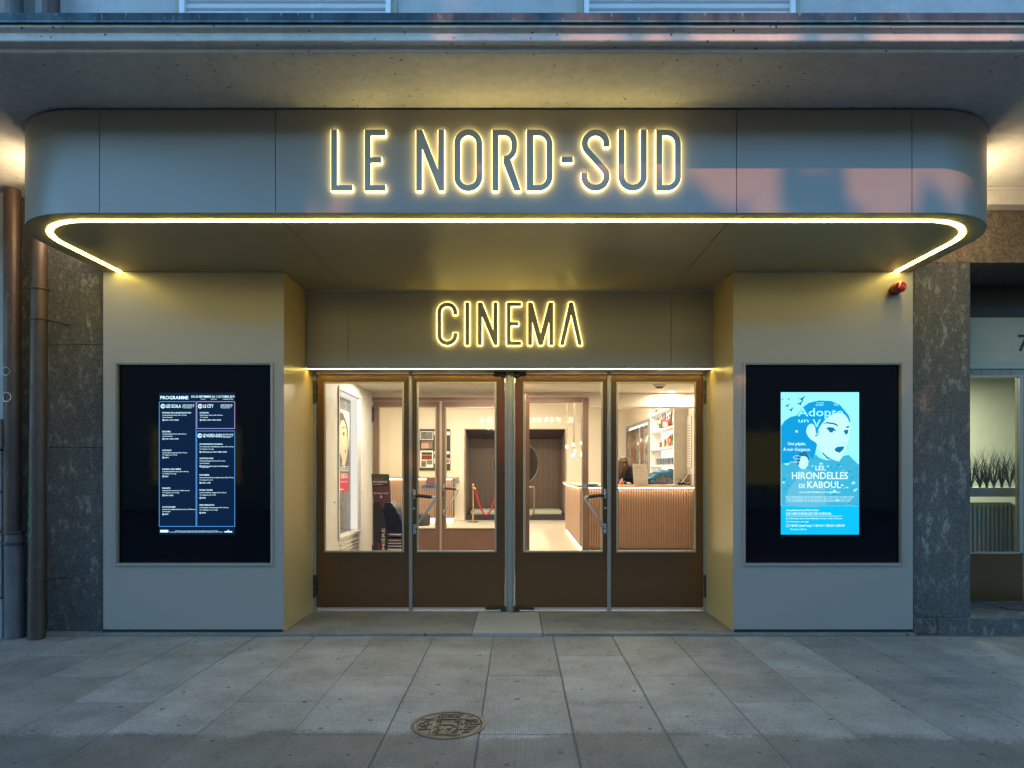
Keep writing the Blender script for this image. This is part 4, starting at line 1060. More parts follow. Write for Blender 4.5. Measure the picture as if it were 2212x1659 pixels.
for pts in ([(.48, .70), (.6, .73), (.66, .70), (.58, .67)], [(.45, .77), (.65, .79), (.66, .775), (.47, .755)], [(.62, .50), (.74, .52), (.70, .46)], [(.74, .69), (.8, .70), (.79, .67)]):
    fl.prism([pts], 0, None, py_(0, 0, 3))
fl.build('face_lines', 'poster_ink', ps)
pt = MB()
for s_, a, b_, c_, d in (('LES', .42, .6, .33, .035), ('HIRONDELLES', .08, .92, .255, .06), ('DE KABOUL', .2, .85, .17, .06), ('Une pépite.', .03, .26, .56, .022), ("À voir d'urgence.", .01, .3, .52, .022), ('un film de', .2, .8, .12, .018), ('AU CINEMA', .1, .6, .03, .02)):
    pt.text(s_, py_(0, 0, 4), (a, b_, c_, d), 0)
pt.build('poster_text', 'paper', ps)

# ---------------------------------------------------------------- leaflet stand
YL = 8.2; lx = lambda px: PX(px, YL); lz = lambda py: PZ(py, YL)
ls = thing('leaflet_stand', 'black cardboard leaflet stand with AVANT PREMIÈRE header behind the glass door', 'leaflet stand', ((lx(808) + lx(869)) / 2, YL, SZ))
MB().prism([[(lx(802), lz(1023.5)), (lx(840), lz(1024.5)), (lx(844.5), lz(1085)), (lx(807), lz(1086))]], YL, YL + .02).build('header_board', 'charcoal', ls)
MB().prism([[(lx(806), lz(1051.5)), (lx(842), lz(1049)), (lx(843.5), lz(1083)), (lx(808), lz(1085.5))]], YL - .003, YL - .001).build('plum_panel', 'plum', ls)
body = [(lx(806.5), lz(1086)), (lx(844), lz(1085.5)), (lx(853), lz(1097)), (lx(862), lz(1112)), (lx(868), lz(1130)), (lx(870), lz(1150)), (lx(871), lz(1190)), (lx(871), SZ), (lx(808), SZ), (lx(808), lz(1180))]
MB().prism([body], YL + .001, YL + .35).build('stand_body', 'navy_card', ls)
MB().prism([[(lx(806.5), lz(1086)), (lx(818), lz(1086)), (lx(826), lz(1102)), (lx(833), lz(1122)), (lx(837), lz(1150)), (lx(838), lz(1187)), (lx(840), SZ), (lx(807), SZ)]], YL - .02, YL - .001).build('side_panel', 'charcoal', ls)
MB().prism([[(lx(818.5), lz(1086)), (lx(832), lz(1086)), (lx(829), lz(1096)), (lx(827), lz(1101))]], YL - .004, YL - .0015).build('red_corner', 'plum', ls)
lt = MB().text('PREMIÈRE', lambda p, q_, y: (lx(p), YL - .004, lz(q_)), (806, 837.5, 1043.5, -4.6), 0).text('Servez-vous!', lambda p, q_, y: (lx(p), YL - .006, lz(q_)), (807.5, 839, 1067, -4.2), 0)
lt.text('MIÈRE', lambda p, q_, y: (lx(832.0 + q_), YL - .022, lz(1187 - p)), (0, 46, 0, -6.6), 0)
lt.prism([[(lx(822.6), lz(1070)), (lx(824.8), lz(1070)), (lx(824.8), lz(1073)), (lx(826.8), lz(1073)), (lx(823.7), lz(1076.5)), (lx(820.6), lz(1073)), (lx(822.6), lz(1073))]], YL - .006, None)
lt.prism([[(lx(806), lz(1046.2)), (lx(827), lz(1045.8)), (lx(827), lz(1046.8)), (lx(806), lz(1047.2))]], YL - .004, None)
lt.build('stand_lettering', 'paper', ls)
MB().text('AVANT', lambda p, q_, y: (lx(p), YL - .004, lz(q_)), (806.5, 828, 1038.2, -4.6), 0).build('stand_lettering', 'red_plum' if 'red_plum' in M else (plain('red_plum', (.25, .07, .09), .5) and 'red_plum'), ls)
MB().text('NT', lambda p, q_, y: (lx(822.5 + q_), YL - .022, lz(1187 - p)), (-2, 16, 0, -6.6), 0).build('stand_lettering', 'red_ink', ls)
random.seed(3)
for i in range(6):
    z = 1187 - i * 6.2
    MB().box(lx(839 + i * .1), lx(867), YL - .05 + i * .012, YL - .002, lz(z), lz(z - 2.6)).build('leaflet_pile', 'paper', ls)
    MB().box(lx(839 + i * .1), lx(867), YL - .056 + i * .012, YL - .002, lz(z - 2.8), lz(z - 4.4)).build('leaflet_tray', 'grey_case' if i % 2 else 'plum', ls)

# ---------------------------------------------------------------- ticket and bar counter
YC = 11.8; kx0 = PX(1256.5, YC); kt = 1.133
bc = thing('ticket_counter', 'long ticket and bar counter clad in vertical oak slats, lit under its top', 'counter', (kx0, YC, SZ))
sl = MB(); x = kx0 + .006
while x < 3.02: sl.box(x, x + .028, YC, YC + .03, SZ + .02, kt - .075); x += .043
sl.build('front_slats', 'oak_slat', bc)
sl = MB(); y = YC + .02
while y < 15.4: sl.box(kx0 - .03, kx0, y, y + .05, SZ + .06, kt - .075); y += .056
sl.build('end_slats', 'oak_slat', bc)
MB().box(kx0 + .002, 3.045, YC + .022, YC + .6, SZ + .02, kt - .036).box(kx0 + .002, kx0 + .6, YC + .602, 15.4, SZ + .06, kt - .036).build('counter_body', 'oak_shadow', bc)
MB().box(kx0 - .09, 3.045, YC - .10, YC + .62, kt - .034, kt).box(kx0 - .09, kx0 + .62, YC + .622, 15.5, kt - .034, kt).build('counter_top', 'oak_top', bc, bevel=.004)
MB().box(kx0 + .02, 3.04, YC - .055, YC - .035, kt - .046, kt - .0345).build('led_strip', 'led_counter', bc)
MB().box(kx0 - .068, kx0 - .050, YC - .03, 15.4, kt - .046, kt - .0345).build('led_strip', 'led_counter', bc)
MB().box(kx0 - .012, kx0 - .002, YC + .02, 15.38, SZ + .012, SZ + .035).build('floor_led_strip', 'led_warm', bc)

# things on the counter
tz = kt + .001
pp = thing('counter_notice', 'white printed notice standing upright on the ticket counter', 'notice', (2.14, 11.95, tz))
a0, a1 = PX(1366.3, 11.9), PX(1400.4, 11.9)
MB().prism([[(a0 + .02, tz), (a1, tz), (a1 - .02, PZ(1002.5, 11.9)), (a0, PZ(1001.5, 11.9))]], 11.9, 11.904).build('sheet', 'paper', pp)
MB().box(a0 + .03, a1 - .01, 11.9045, 11.99, tz, tz + .012).build('stand', 'clear_glass', pp)
nt_ = MB(); mpn = lambda p, q_, y: (PX(p, 11.9), 11.8985, PZ(q_, 11.9))
for s_, x0_, x1_, b_ in (('HORAIRES', 1375, 1384, 1009.2), ('lundi au samedi', 1369, 1378, 1012.5), ('dimanche', 1382, 1389, 1012.5), ('tarif plein', 1370, 1378, 1019.5), ('tarif réduit', 1382, 1390, 1019.5), ('carte membre', 1370, 1379, 1025.5), ('enfants', 1382, 1388, 1027)):
    nt_.text(s_, mpn, (x0_, x1_, b_, -1.2), 0)
nt_.build('notice_text', 'ink', pp)
sb = thing('soap_bottle', 'small orange pump bottle at the foot of the notice', 'bottle', (PX(1342.5, 12.1), 12.1, tz))
bx = PX(1342.5, 12.1)
MB().lathe([(.001, tz), (.040, tz), (.042, tz + .03), (.030, tz + .065), (.012, tz + .078)], (bx, 12.1, 0), 18).build('bottle_body', 'orange_soap', sb, smooth=True)
MB().lathe([(.010, tz + .078), (.010, tz + .095), (.005, tz + .097), (.005, tz + .11)], (bx, 12.1, 0), 12).box(bx - .003, bx + .03, 12.095, 12.105, tz + .105, tz + .112).build('pump', 'paper', sb)
# chair back with jacket, behind the counter
cb = thing('office_chair', 'grey office chair behind the counter draped with a jacket', 'chair', (PX(1438, 12.9), 12.95, SZ))
cxm = PX(1443, 12.9)
z0_, z1_ = .78, PZ(1021, 12.9)
MB().prism([cubic([(cxm - .19, z0_), (cxm + .19, z0_), (cxm + .21, z1_ - .15), (cxm + .15, z1_ - .01), (cxm, z1_), (cxm - .15, z1_ - .01), (cxm - .21, z1_ - .15)])], 12.93, 12.99).build('backrest', 'grey_case', cb, bevel=.01)
MB().box(cxm - .23, cxm + .23, 13.0, 13.45, .46, .54).build('seat', 'grey_case', cb, bevel=.02)
MB().tube([(cxm, 13.2, .46), (cxm, 13.2, .12)], .03, 12).tube([(cxm - .25, 13.2, .05), (cxm + .25, 13.2, .05)], .02, 8).tube([(cxm, 12.97, .05), (cxm, 13.45, .05)], .02, 8).tube([(cxm, 12.97, .8), (cxm, 13.05, .5)], .02, 8).build('pedestal', 'charcoal', cb)
jk = MB(); nj, mj = 34, 12; random.seed(9)
for i in range(nj + 1):
    u = i / nj; a = R(205 - 230 * u)
    for j in range(mj + 1):
        v = j / mj; rr = .155 + v * (.10 + .05 * abs(math.cos(a))) + .018 * math.sin(u * 41 + v * 3)
        jk.v.append((PX(1438, 12.9) + rr * 1.22 * math.cos(a), 12.90 - .05 * math.sin(v * math.pi) - .02 * math.sin(u * 37 + v * 9), PZ(1042, 12.9) + rr * (.90 if math.sin(a) > 0 else .55) * math.sin(a)))
for i in range(nj):
    for j in range(mj): k_ = i * (mj + 1) + j; jk.f.append((k_, k_ + 1, k_ + mj + 2, k_ + mj + 1))
jo = jk.build('jacket', 'jacket', smooth=True); so_ = jo.modifiers.new('thick', 'SOLIDIFY'); so_.thickness = .02
tag(jo, 'crumpled blue jacket hanging over the chair behind the counter', 'jacket')
pk = thing('payment_terminal', 'dark till screen with a white cable at the end of the counter', 'till', (PX(1486, 12.0), 12.0, tz))
p0, p1 = PX(1478, 12.0), PX(1500, 12.0)
MB().prism([[(p0, tz + .06), (p1 + .05, tz + .03), (p1 + .05, PZ(1023.5, 12.)), (p0 + .03, PZ(1023.5, 12.))]], 12.0, 12.05).build('screen_back', 'grey_case', pk, bevel=.006)
MB().box(p0 + .04, p1, 12.06, 12.2, tz, tz + .03).box((p0 + p1) / 2, (p0 + p1) / 2 + .04, 12.05, 12.1, tz + .02, tz + .15).build('foot', 'charcoal', pk, bevel=.005)
MB().tube([P(1471, 1043, 11.97), P(1479, 1035, 11.96), P(1486, 1024, 11.96), P(1491, 1026, 11.96), P(1492, 1040, 11.95), P(1486, 1045, 11.94), P(1476, 1040, 11.95)], .006, 8).build('cable', 'paper', pk, smooth=True)
hb = MB(); c = P(1470, 1043, 12.1)
hb.lathe([(.005, c.z - .04), (.05, c.z - .035), (.06, c.z), (.045, c.z + .03), (.01, c.z + .05)], (c.x, c.y, 0), 14); hb.lathe([(.005, c.z - .04), (.03, c.z - .03), (.035, c.z + .01), (.01, c.z + .03)], (c.x + .09, c.y, 0), 14)
tag(hb.build('headset', 'charcoal', smooth=True), 'small black headset lying on the counter beside the till', 'headset')

# ---------------------------------------------------------------- drinks shelves in the side wall
XS = 3.05
sh = thing('drinks_shelf', 'white backlit wall shelves holding bottles and glasses behind the bar', 'shelf unit', (XS, 13.3, 1.0))
y0_, y1_ = 12.32, 14.4; zt_ = 2.525
lev = [2.21, 1.84, 1.50, 1.13]
MB().box(XS - .012, XS - .003, y0_, y1_, 1.0, zt_).build('lit_back', 'shelf_light', sh)
for z in lev: MB().box(XS - .24, XS - .013, y0_ - .02, y1_ + .02, z - .04, z).build('shelf_board', 'white_paint', sh)
MB().box(XS - .24, XS - .013, y1_ + .021, y1_ + .06, 1.0, zt_ + .04).box(XS - .24, XS - .013, y0_ - .06, y0_ - .021, 1.0, zt_ + .04).box(XS - .24, XS - .013, y0_ - .02, y1_ + .02, zt_, zt_ + .04).build('shelf_frame', 'white_paint', sh)
plain('green_glass', (.03, .22, .06), .12, coat=.5); plain('brown_glass', (.10, .03, .015), .12, coat=.5); plain('red_label', (.35, .03, .03), .3); plain('clear_bottle', (.45, .50, .46), .1, coat=.5)
plain('amber', (.30, .10, .03), .15)
def bottle(x, y, z, h, r, mat, lab, capm='red_label', labm='paper', grp='bottles on the top bar shelf'):
    t_ = thing('bottle', lab, 'bottle', (x, y, z), grp)
    MB().lathe([(r * .9, z + .001), (r, z + .01), (r, z + h * .58), (r * .75, z + h * .68), (r * .35, z + h * .76), (r * .32, z + h * .93)], (x, y, 0), 14).build('glass_body', mat, t_, smooth=True)
    MB().lathe([(r * .37, z + h * .93), (r * .37, z + h)], (x, y, 0), 12).build('cap', capm, t_)
    MB().lathe([(r + .001, z + h * .15), (r + .001, z + h * .45)], (x, y, 0), 14).build('label', labm, t_)
spec = [(14.15, .26, 'green_glass', 'paper', 'green bottle with pale label at the far end of the top shelf', 'green_glass'),
        (13.95, .30, 'clear_bottle', 'green_glass', 'clear bottle with green label second from the far end of the top shelf', 'paper'),
        (13.72, .31, 'brown_glass', 'red_label', 'dark red bottle beside the green labelled one on the top shelf', 'red_label'),
        (13.52, .31, 'red_label', 'paper', 'bright red bottle with white label on the top shelf', 'iron_black'),
        (13.30, .25, 'amber', 'paper', 'short amber bottle with white label on the top shelf', 'paper'),
        (13.10, .25, 'amber', 'red_label', 'short amber bottle with red label on the top shelf', 'red_label'),
        (12.90, .36, 'brown_glass', 'amber', 'tall brown beer bottle with amber label on the top shelf', 'brown_glass'),
        (12.68, .48, 'clear_bottle', 'paper', 'tallest clear spirit bottle on the top shelf', 'iron_black'),
        (12.48, .38, 'red_label', 'brown_glass', 'red bottle at the near end of the top shelf', 'paper')]
for y, h, m_, l_, lab, cp in spec: bottle(XS - .13, y, 2.21, h, .042, m_, lab, cp, l_)
random.seed(4)
mats_ = ['red_label', 'green_glass', 'paper', 'amber', 'clear_bottle', 'orange_soap']
nmz = ['red', 'green', 'white', 'amber', 'clear', 'orange']
for i in range(9):
    y = 13.75 - i * .155; h = .11 + i * .018; m_ = i % 6
    t_ = thing('snack_packet', nmz[m_] + ' snack packet on the second bar shelf, ' + ('first', 'second', 'third', 'fourth', 'fifth', 'sixth', 'seventh', 'eighth', 'ninth')[i] + ' from the far end', 'packet', (XS - .13, y, 1.84), 'packets on the second bar shelf')
    a = .055
    MB().prism([[(y - a, 1.841), (y + a, 1.841), (y + a * .9, 1.841 + h * .9), (y + a * .6, 1.84 + h), (y - a * .8, 1.84 + h * .95)]], XS - .19, XS - .08, lambda p, q_, yy: (yy, p, q_)).build('wrapper', mats_[m_], t_, bevel=.008)
    MB().prism([[(y - a * .5, 1.85 + h * .3), (y + a * .5, 1.85 + h * .35), (y + a * .3, 1.84 + h * .7), (y - a * .3, 1.84 + h * .65)]], XS - .192, None, lambda p, q_, yy: (yy, p, q_)).build('label', mats_[(m_ + 2) % 6], t_)
g0 = None
for i in range(12):
    y = 14.2 - (i // 2) * .30 - (i % 2) * .13; x = XS - .11 - (i % 2) * .06
    m_ = MB().lathe([(.03, 1.501), (.034, 1.52), (.034, 1.63), (.032, 1.63), (.031, 1.525)], (x, y, 0), 16)
    if i == 0: g0 = m_.build('drinking_glass', 'clear_glass', smooth=True); o = g0
    else: o = g0.copy(); C.objects.link(o); o.location = (x - (XS - .11), y - 14.2, 0)
    tag(o, 'clear tumbler standing on the third bar shelf', 'glass', 'tumblers on the third bar shelf')

# ---------------------------------------------------------------- backlit panel case on the side wall
cc = thing('curtain_case', 'backlit case of crinkled brown foil strips on the bar side wall', 'display case', (XS, 17.0, 1.39))
ya, yb_ = 15.45, 18.55
MB().box(XS - .02, XS - .003, ya, yb_, 1.39, 2.51).build('lit_back', 'shelf_light', cc)
cfm = MB(); cfm.box(XS - .10, XS - .021, ya - .05, ya, 1.34, 2.56).box(XS - .10, XS - .021, yb_, yb_ + .05, 1.34, 2.56).box(XS - .10, XS - .021, ya, yb_, 2.51, 2.56).box(XS - .10, XS - .021, ya, yb_, 1.34, 1.39); cfm.build('case_frame', 'aluminium', cc)
plain('foil_brown', (.28, .17, .11), .22, .5, .4, 7, bmp=.9, bs=11); plain('foil_grey', (.34, .30, .24), .2, .6, .4, 6, bmp=.9, bs=12)
for i in range(5):
    s_ = MB(); a = ya + .12 + i * .62; n = 16
    for j in range(n + 1):
        yy = a + .50 * j / n; xx = XS - .05 - .022 * math.sin(j * 1.9 + i) 
        s_.v += [(xx, yy, 1.40), (xx + .01 * math.sin(j), yy, 1.95), (xx, yy, 2.44)]
    for j in range(n):
        for k_ in (0, 1): s_.f.append((j * 3 + k_, j * 3 + 3 + k_, j * 3 + 4 + k_, j * 3 + 1 + k_))
    so2 = s_.build('foil_strip', 'foil_brown' if i % 2 else 'foil_grey', cc, smooth=True); mm = so2.modifiers.new('t', 'SOLIDIFY'); mm.thickness = .006
sp = thing('wall_speaker', 'white wall speaker mounted high between the foil case and the shelves', 'speaker', (XS - .1, 15.0, 2.5))
a = P(1422, 891, 14.9)
MB().box(XS - .17, XS - .05, 14.80, 15.0, PZ(904, 14.9), PZ(880, 14.9)).build('housing', 'speaker', sp, bevel=.02)
MB().box(XS - .05, XS - .003, 14.87, 14.93, 2.60, 2.66).build('bracket', 'speaker', sp)
nn = MB().box(XS - .018, XS - .003, 11.95, 12.20, 1.45, 2.35)
no = thing('wall_notice', 'tall pale price list beside the drinks shelves', 'notice', (XS, 12.05, 1.45))
nn.build('sheet', 'paper', no)
nl = MB()
for i in range(16): nl.box(XS - .0195, XS - .0185, 11.98, 12.17, 1.50 + i * .045, 1.512 + i * .045)
nl.build('text_lines', 'grey_case', no)

# ---------------------------------------------------------------- low counter at the back with slats, pouf, stanchion
lc = thing('rear_counter', 'low oak slatted counter against the lobby back wall under the photo board', 'counter', (-2.5, 18.3, SZ))
xr = PX(978, 18.2); sl = MB(); x = xr - .03
while x > -4.6: sl.box(x, x + .03, 18.2, 18.23, .12, 1.14); x -= .045
sl.build('front_slats', 'oak_slat', lc)
MB().box(-4.6, xr, 18.232, 18.68, .12, 1.14).build('counter_body', 'walnut', lc)
MB().box(-4.6, xr + .12, 18.12, 18.69, 1.165, 1.20).build('counter_top', 'oak_top', lc)
MB().box(-4.6, xr - .02, 18.14, 18.19, 1.142, 1.164).build('led_strip', 'led_warm', lc)
MB().box(-4.6, xr, 18.25, 18.30, SZ, .10).build('floor_led_strip', 'led_warm', lc)
pf = thing('pouf', 'black round pouf on the lobby floor by the slatted rear counter', 'pouf', (PX(916, 17.0), 17.0, SZ))
MB().lathe([(.17, SZ), (.20, SZ + .03), (.205, .26), (.18, .30), (.02, .305)], (PX(912, 17.), 17.0, 0), 28).build('seat', 'pouf', pf, smooth=True)
MB().lathe([(.207, .15), (.207, .158)], (PX(912, 17.), 17.0, 0), 28).build('seam', 'dark_cloth', pf)
ph0, ph1 = PX(906.5, YB), PX(973, YB)
pb = thing('photo_board', 'dark board with pinned photographs and clippings on the lobby back wall', 'notice board', ((ph0 + ph1) / 2, YB, 1.39))
MB().box(ph0, ph1, YB - .03, YB - .003, PZ(1016, YB), PZ(927, YB)).build('board', 'photo_board', pb)
def d6x(cx): return 663.6 + cx * .33346
def pic(cx0, cx1, cy0, cy1, m_, l=0):
    MB().box(PX(d6x(cx0), YB), PX(d6x(cx1), YB), YB - .034 - l * .004, YB - .0305 - l * .004, PZ(783.4 + cy1 * .33346, YB), PZ(783.4 + cy0 * .33346, YB)).build('photograph', m_, pb)
for a in ((733, 817, 445, 500, 'paper'), (737, 813, 449, 496, 'grey_case', 1), (733, 817, 570, 680, 'paper'), (742, 810, 600, 628, 'red_plastic', 1), (742, 810, 580, 598, 'pouf', 1), (740, 772, 635, 675, 'grey_case', 1), (776, 812, 632, 660, 'grey_case', 1),
          (822, 840, 445, 468, 'paper'), (846, 870, 445, 470, 'paper'), (905, 924, 447, 470, 'paper'), (822, 924, 575, 592, 'paper'), (822, 924, 598, 610, 'red_plastic'), (822, 924, 620, 655, 'paper'), (830, 920, 626, 650, 'grey_case', 1)): pic(*a)
for i in range(6):
    cx_ = 745 + i * 12; MB().tube([P(d6x(cx_), 783.4 + 556 * .33346, YB - .036), P(d6x(cx_), 783.4 + 520 * .33346, YB - .036)], [.035, .022], 8).build('photograph', 'skin' if i < 4 else 'grey_case', pb)
pic(745, 815, 500 + 8, 522, 'red_plum')
# small plum card on the counter front
tag(MB().box(PX(921, 18.05), PX(942, 18.05), 18.05, 18.06, PZ(1046, 18.05), PZ(1032, 18.05)).build('plum_card', 'plum'), 'plum card standing in front of the rear counter', 'card')
sx1 = PX(1022, 18.0)
def stanchion(x, y, lab):
    t_ = thing('rope_stanchion', lab, 'stanchion', (x, y, SZ), 'brass rope stanchions')
    MB().lathe([(.14, SZ), (.15, SZ + .008), (.13, SZ + .022), (.03, SZ + .032)], (x, y, 0), 28).build('base', 'brass', t_, smooth=True)
    MB().lathe([(.021, SZ + .03), (.021, .93), (.032, .935), (.032, .945), (.021, .95), (.021, .975)], (x, y, 0), 16).build('pole', 'brass', t_, smooth=True)
    MB().lathe([(.012, .972), (.030, .985), (.036, 1.005), (.030, 1.03), (.010, 1.042)], (x, y, 0), 16).build('finial', 'brass', t_, smooth=True)
    return t_
s_a = stanchion(sx1, 18.0, 'brass stanchion seen through the door glass, holding the red rope')
x2 = PX(1079, 18.0)
dup(s_a, (x2, 18.0, SZ), 'brass stanchion hidden mostly by the centre post', group='brass rope stanchions')
rp_ = [(sx1 + .03, 17.98, .945)] + [(sx1 + .06 + (x2 - sx1 - .12) * t, 17.97, .90 - (1 - (2 * t - 1) ** 2) * .68) for t in [i / 14 for i in range(15)]] + [(x2 - .03, 17.98, .945)]
ro = thing('barrier_rope', 'red velvet rope sagging between the two brass stanchions', 'rope', ((sx1 + x2) / 2, 17.97, .3))
MB().tube(rp_[1:-1], .022, 10).build('rope', 'rope_red', ro, smooth=True)
MB().tube([rp_[0], rp_[1]], .016, 8).tube([rp_[-2], rp_[-1]], .016, 8).build('hook', 'brass', ro, smooth=True)

# ---------------------------------------------------------------- dark alcove with slats, round mirror and bench
ac = thing('panelled_alcove', 'deep dark wood alcove lined with fine vertical slats in the back wall', 'alcove', (0, YB, SZ))
YA = 19.9
MB().box(AX0, AX1, YA, YA + .05, SZ, 2.6).build('back_panel', 'walnut', ac)
sl = MB(); x = AX0 + .02
while x < AX1 - .02: sl.box(x, x + .012, YA - .02, YA - .001, .30, 2.30); x += .036
sl.build('fine_slats', 'walnut_line', ac)
MB().box(AX0 - .0, AX0 + .02, YB + .001, YA - .021, SZ, 2.6).box(AX1 - .02, AX1, YB + .001, YA - .021, SZ, 2.6).build('alcove_cheek', 'lobby_grey', ac)
MB().prism([[(YB + .101, AZ + .03), (YB + .101, AZ - .002), (YA - .022, 2.30), (YA - .022, 2.6)]], AX0 + .021, AX1 - .021, lambda p, q_, y: (y, p, q_)).build('sloping_head', 'walnut', ac)
MB().box(AX0 - .02, AX0, YB - .012, YB - .001, SZ, AZ + .02).box(AX1, AX1 + .02, YB - .012, YB - .001, SZ, AZ + .02).box(AX0, AX1, YB - .012, YB - .001, AZ, AZ + .02).build('alcove_trim', 'mirror_rim', ac)
MB().box(AX0 + .021, AX1 - .021, 18.75, YA - .022, SZ, .165).build('bench_plinth', 'charcoal', ac)
bn = thing('bench_cushion', 'grey green bench cushion along the foot of the alcove', 'cushion', (0, 19, .17))
MB().box(AX0 + .16, AX1 - .10, 18.76, YA - .1, .168, .29).build('cushion_pad', 'cushion', bn, bevel=.03)
mr_ = thing('round_mirror', 'large round thin-rimmed mirror on the alcove slats', 'mirror', (PX(1113.7, YA - .05), YA - .05, PZ(1000, YA)))
MB().lathe([(.655, YA - .045), (.655, YA - .030)], (PX(1113.7, YA), 0, PZ(1001, YA)), 64, 'y').build('mirror_plate', 'mirror_glass', mr_)
n = 64; cxr, czr = PX(1113.7, YA), PZ(1001, YA)
MB().tube([(cxr + .665 * math.cos(2 * math.pi * i / n), YA - .04, czr + .665 * math.sin(2 * math.pi * i / n)) for i in range(n + 1)], .010, 6).build('rim', 'mirror_rim', mr_, smooth=True)

# ---------------------------------------------------------------- pendant lamps over the bar end
for i, (cx_, yd, ztop, tubes) in enumerate(((411, 14.4, 0, [(545, 5)]), (452, 13.6, 1, [(530, 6), (598, 5)]), (505, 12.9, 1, [(520, 6), (595, 5)]), (461, 14.0, 0, [(572, 5)]), (509, 13.3, 0, [(570, 5)]))):
    px = d7(cx_, 0)[0]; x = PX(px, yd)
    t_ = thing('pendant_lamp', ('slim brass pendant rod with a single bulb, nearest the alcove', 'slim brass pendant with two bulbs hanging next to the crossbar', 'slim brass pendant with two bulbs nearest the door jamb', 'short brass pendant behind the middle one', 'short brass pendant behind the one nearest the jamb')[i], 'pendant lamp', (x, yd, 3.42), 'pendant lamps over the bar end')
    zl = PZ(d7(0, tubes[-1][0])[1], yd)
    MB().tube([(x, yd, 3.41), (x, yd, zl + .05)], .009, 8).build('rod', 'mirror_rim', t_)
    for cyb, r_ in tubes:
        z = PZ(d7(0, cyb)[1], yd)
        MB().lathe([(.006, z + .03), (.020, z + .018), (.027, z), (.020, z - .022), (.006, z - .03)], (x, yd, 0), 14).build('bulb', 'bulb', t_, smooth=True)
    if ztop: MB().tube([(x, yd, PZ(d7(0, 405 if i == 1 else 377)[1], yd)), (x - (.13 if i == 2 else .10), yd, PZ(d7(0, 405 if i == 1 else 377)[1], yd))], .006, 6).build('crossbar', 'mirror_rim', t_)

# ---------------------------------------------------------------- person behind the counter
pe = thing('person', 'long-haired person in a dark top bending over the ticket counter', 'person', (2.12, 13.0, SZ))
hx_, hy_, hz_ = PX(1346, 13.0), 12.92, PZ(1003, 13.0)
def skin(name, verts, edges, radii, mat, parent, root_i=0, sub=2):
    me = bpy.data.meshes.new(name); me.from_pydata([tuple(Vector(v) - ORG[parent.name]) for v in verts], edges, []); o = bpy.data.objects.new(name, me); C.objects.link(o); o.parent = parent
    m1 = o.modifiers.new('skin', 'SKIN'); m1.use_smooth_shade = True
    for i, r_ in enumerate(radii):
        sv = me.skin_vertices[0].data[i]; sv.radius = (r_, r_) if not isinstance(r_, tuple) else r_; sv.use_root = (i == root_i)
    m2 = o.modifiers.new('sub', 'SUBSURF'); m2.levels = sub; m2.render_levels = sub
    o.data.materials.append(M[mat]); ORG[o.name] = ORG[parent.name]; return o
bx_ = hx_ + .17
V = [(bx_ + .02, 13.2, .92), (bx_ + .02, 13.16, 1.12), (bx_ + .01, 13.08, 1.30), (bx_ - .04, 13.0, 1.40), (hx_ + .05, 12.96, 1.46), (hx_ + .02, 12.93, 1.52),      # 0-5 spine, neck, head base
     (bx_ + .20, 13.04, 1.36), (bx_ + .27, 12.86, 1.18), (bx_ + .12, 12.62, 1.16),           # 6-8 arm
     (bx_ - .20, 13.04, 1.36), (bx_ - .30, 12.86, 1.18), (bx_ - .16, 12.62, 1.16),           # 9-11 arm
     (bx_ + .12, 13.2, .85), (bx_ + .13, 13.18, .48), (bx_ + .13, 13.24, .10), (bx_ + .13, 13.08, .06),
     (bx_ - .09, 13.2, .85), (bx_ - .10, 13.18, .48), (bx_ - .10, 13.24, .10), (bx_ - .10, 13.08, .06)]
E_ = [(0, 1), (1, 2), (2, 3), (3, 4), (4, 5), (3, 6), (6, 7), (7, 8), (3, 9), (9, 10), (10, 11), (0, 12), (12, 13), (13, 14), (14, 15), (0, 16), (16, 17), (17, 18), (18, 19)]
rad = [.16, .15, .16, .10, .055, .06, .06, .048, .032, .06, .048, .032, .10, .07, .05, .035, .10, .07, .05, .035]
skin('body', V, E_, rad, 'dark_cloth', pe)
hd_ = MB()
prof = [(.004, -.125), (.040, -.118), (.062, -.085), (.072, -.03), (.078, .03), (.074, .08), (.052, .112), (.012, .125)]
hd_.lathe(prof, (hx_, hy_, hz_), 20); ho = hd_.build('head', 'skin', pe, smooth=True)
nz = MB().prism([[(hx_ - .012, hz_ - .03), (hx_ + .012, hz_ - .03), (hx_, hz_ + .02)]], hy_ - .098, hy_ - .06).build('nose', 'skin', pe, bevel=.004)
MB().lathe([(.002, -.01), (.010, 0), (.002, .01)], (hx_ - .03, hy_ - .068, hz_), 8).lathe([(.002, -.01), (.010, 0), (.002, .01)], (hx_ + .03, hy_ - .068, hz_), 8).build('eyes', 'ink', pe)
MB().box(hx_ - .022, hx_ + .022, hy_ - .068, hy_ - .055, hz_ - .07, hz_ - .062).build('mouth', 'plum', pe)
hr = MB(); hr.lathe([(.080, -.02), (.092, .03), (.088, .085), (.062, .125), (.012, .14)], (hx_ - .002, hy_ + .018, hz_ + .002), 22)
random.seed(2)
for i in range(46):
    a = R(20 + i * 6.6); rr = .082; x0_ = hx_ + rr * math.cos(a); y0__ = hy_ + .012 + rr * math.sin(a)
    L_ = random.uniform(.20, .30) if math.cos(a) < .2 else random.uniform(.12, .2)
    hr.tube([(x0_, y0__, hz_ + .07), (x0_ + .012 * math.cos(a) - .01, y0__, hz_ - .04), (x0_ - .03 + random.uniform(-.02, .02), y0__ + random.uniform(-.01, .02), hz_ - L_ * .6), (x0_ - .05 + random.uniform(-.03, .02), y0__ - .01, hz_ - L_)], [.014, .018, .016, .004], 6)
hr.build('hair', 'hair', pe, smooth=True)
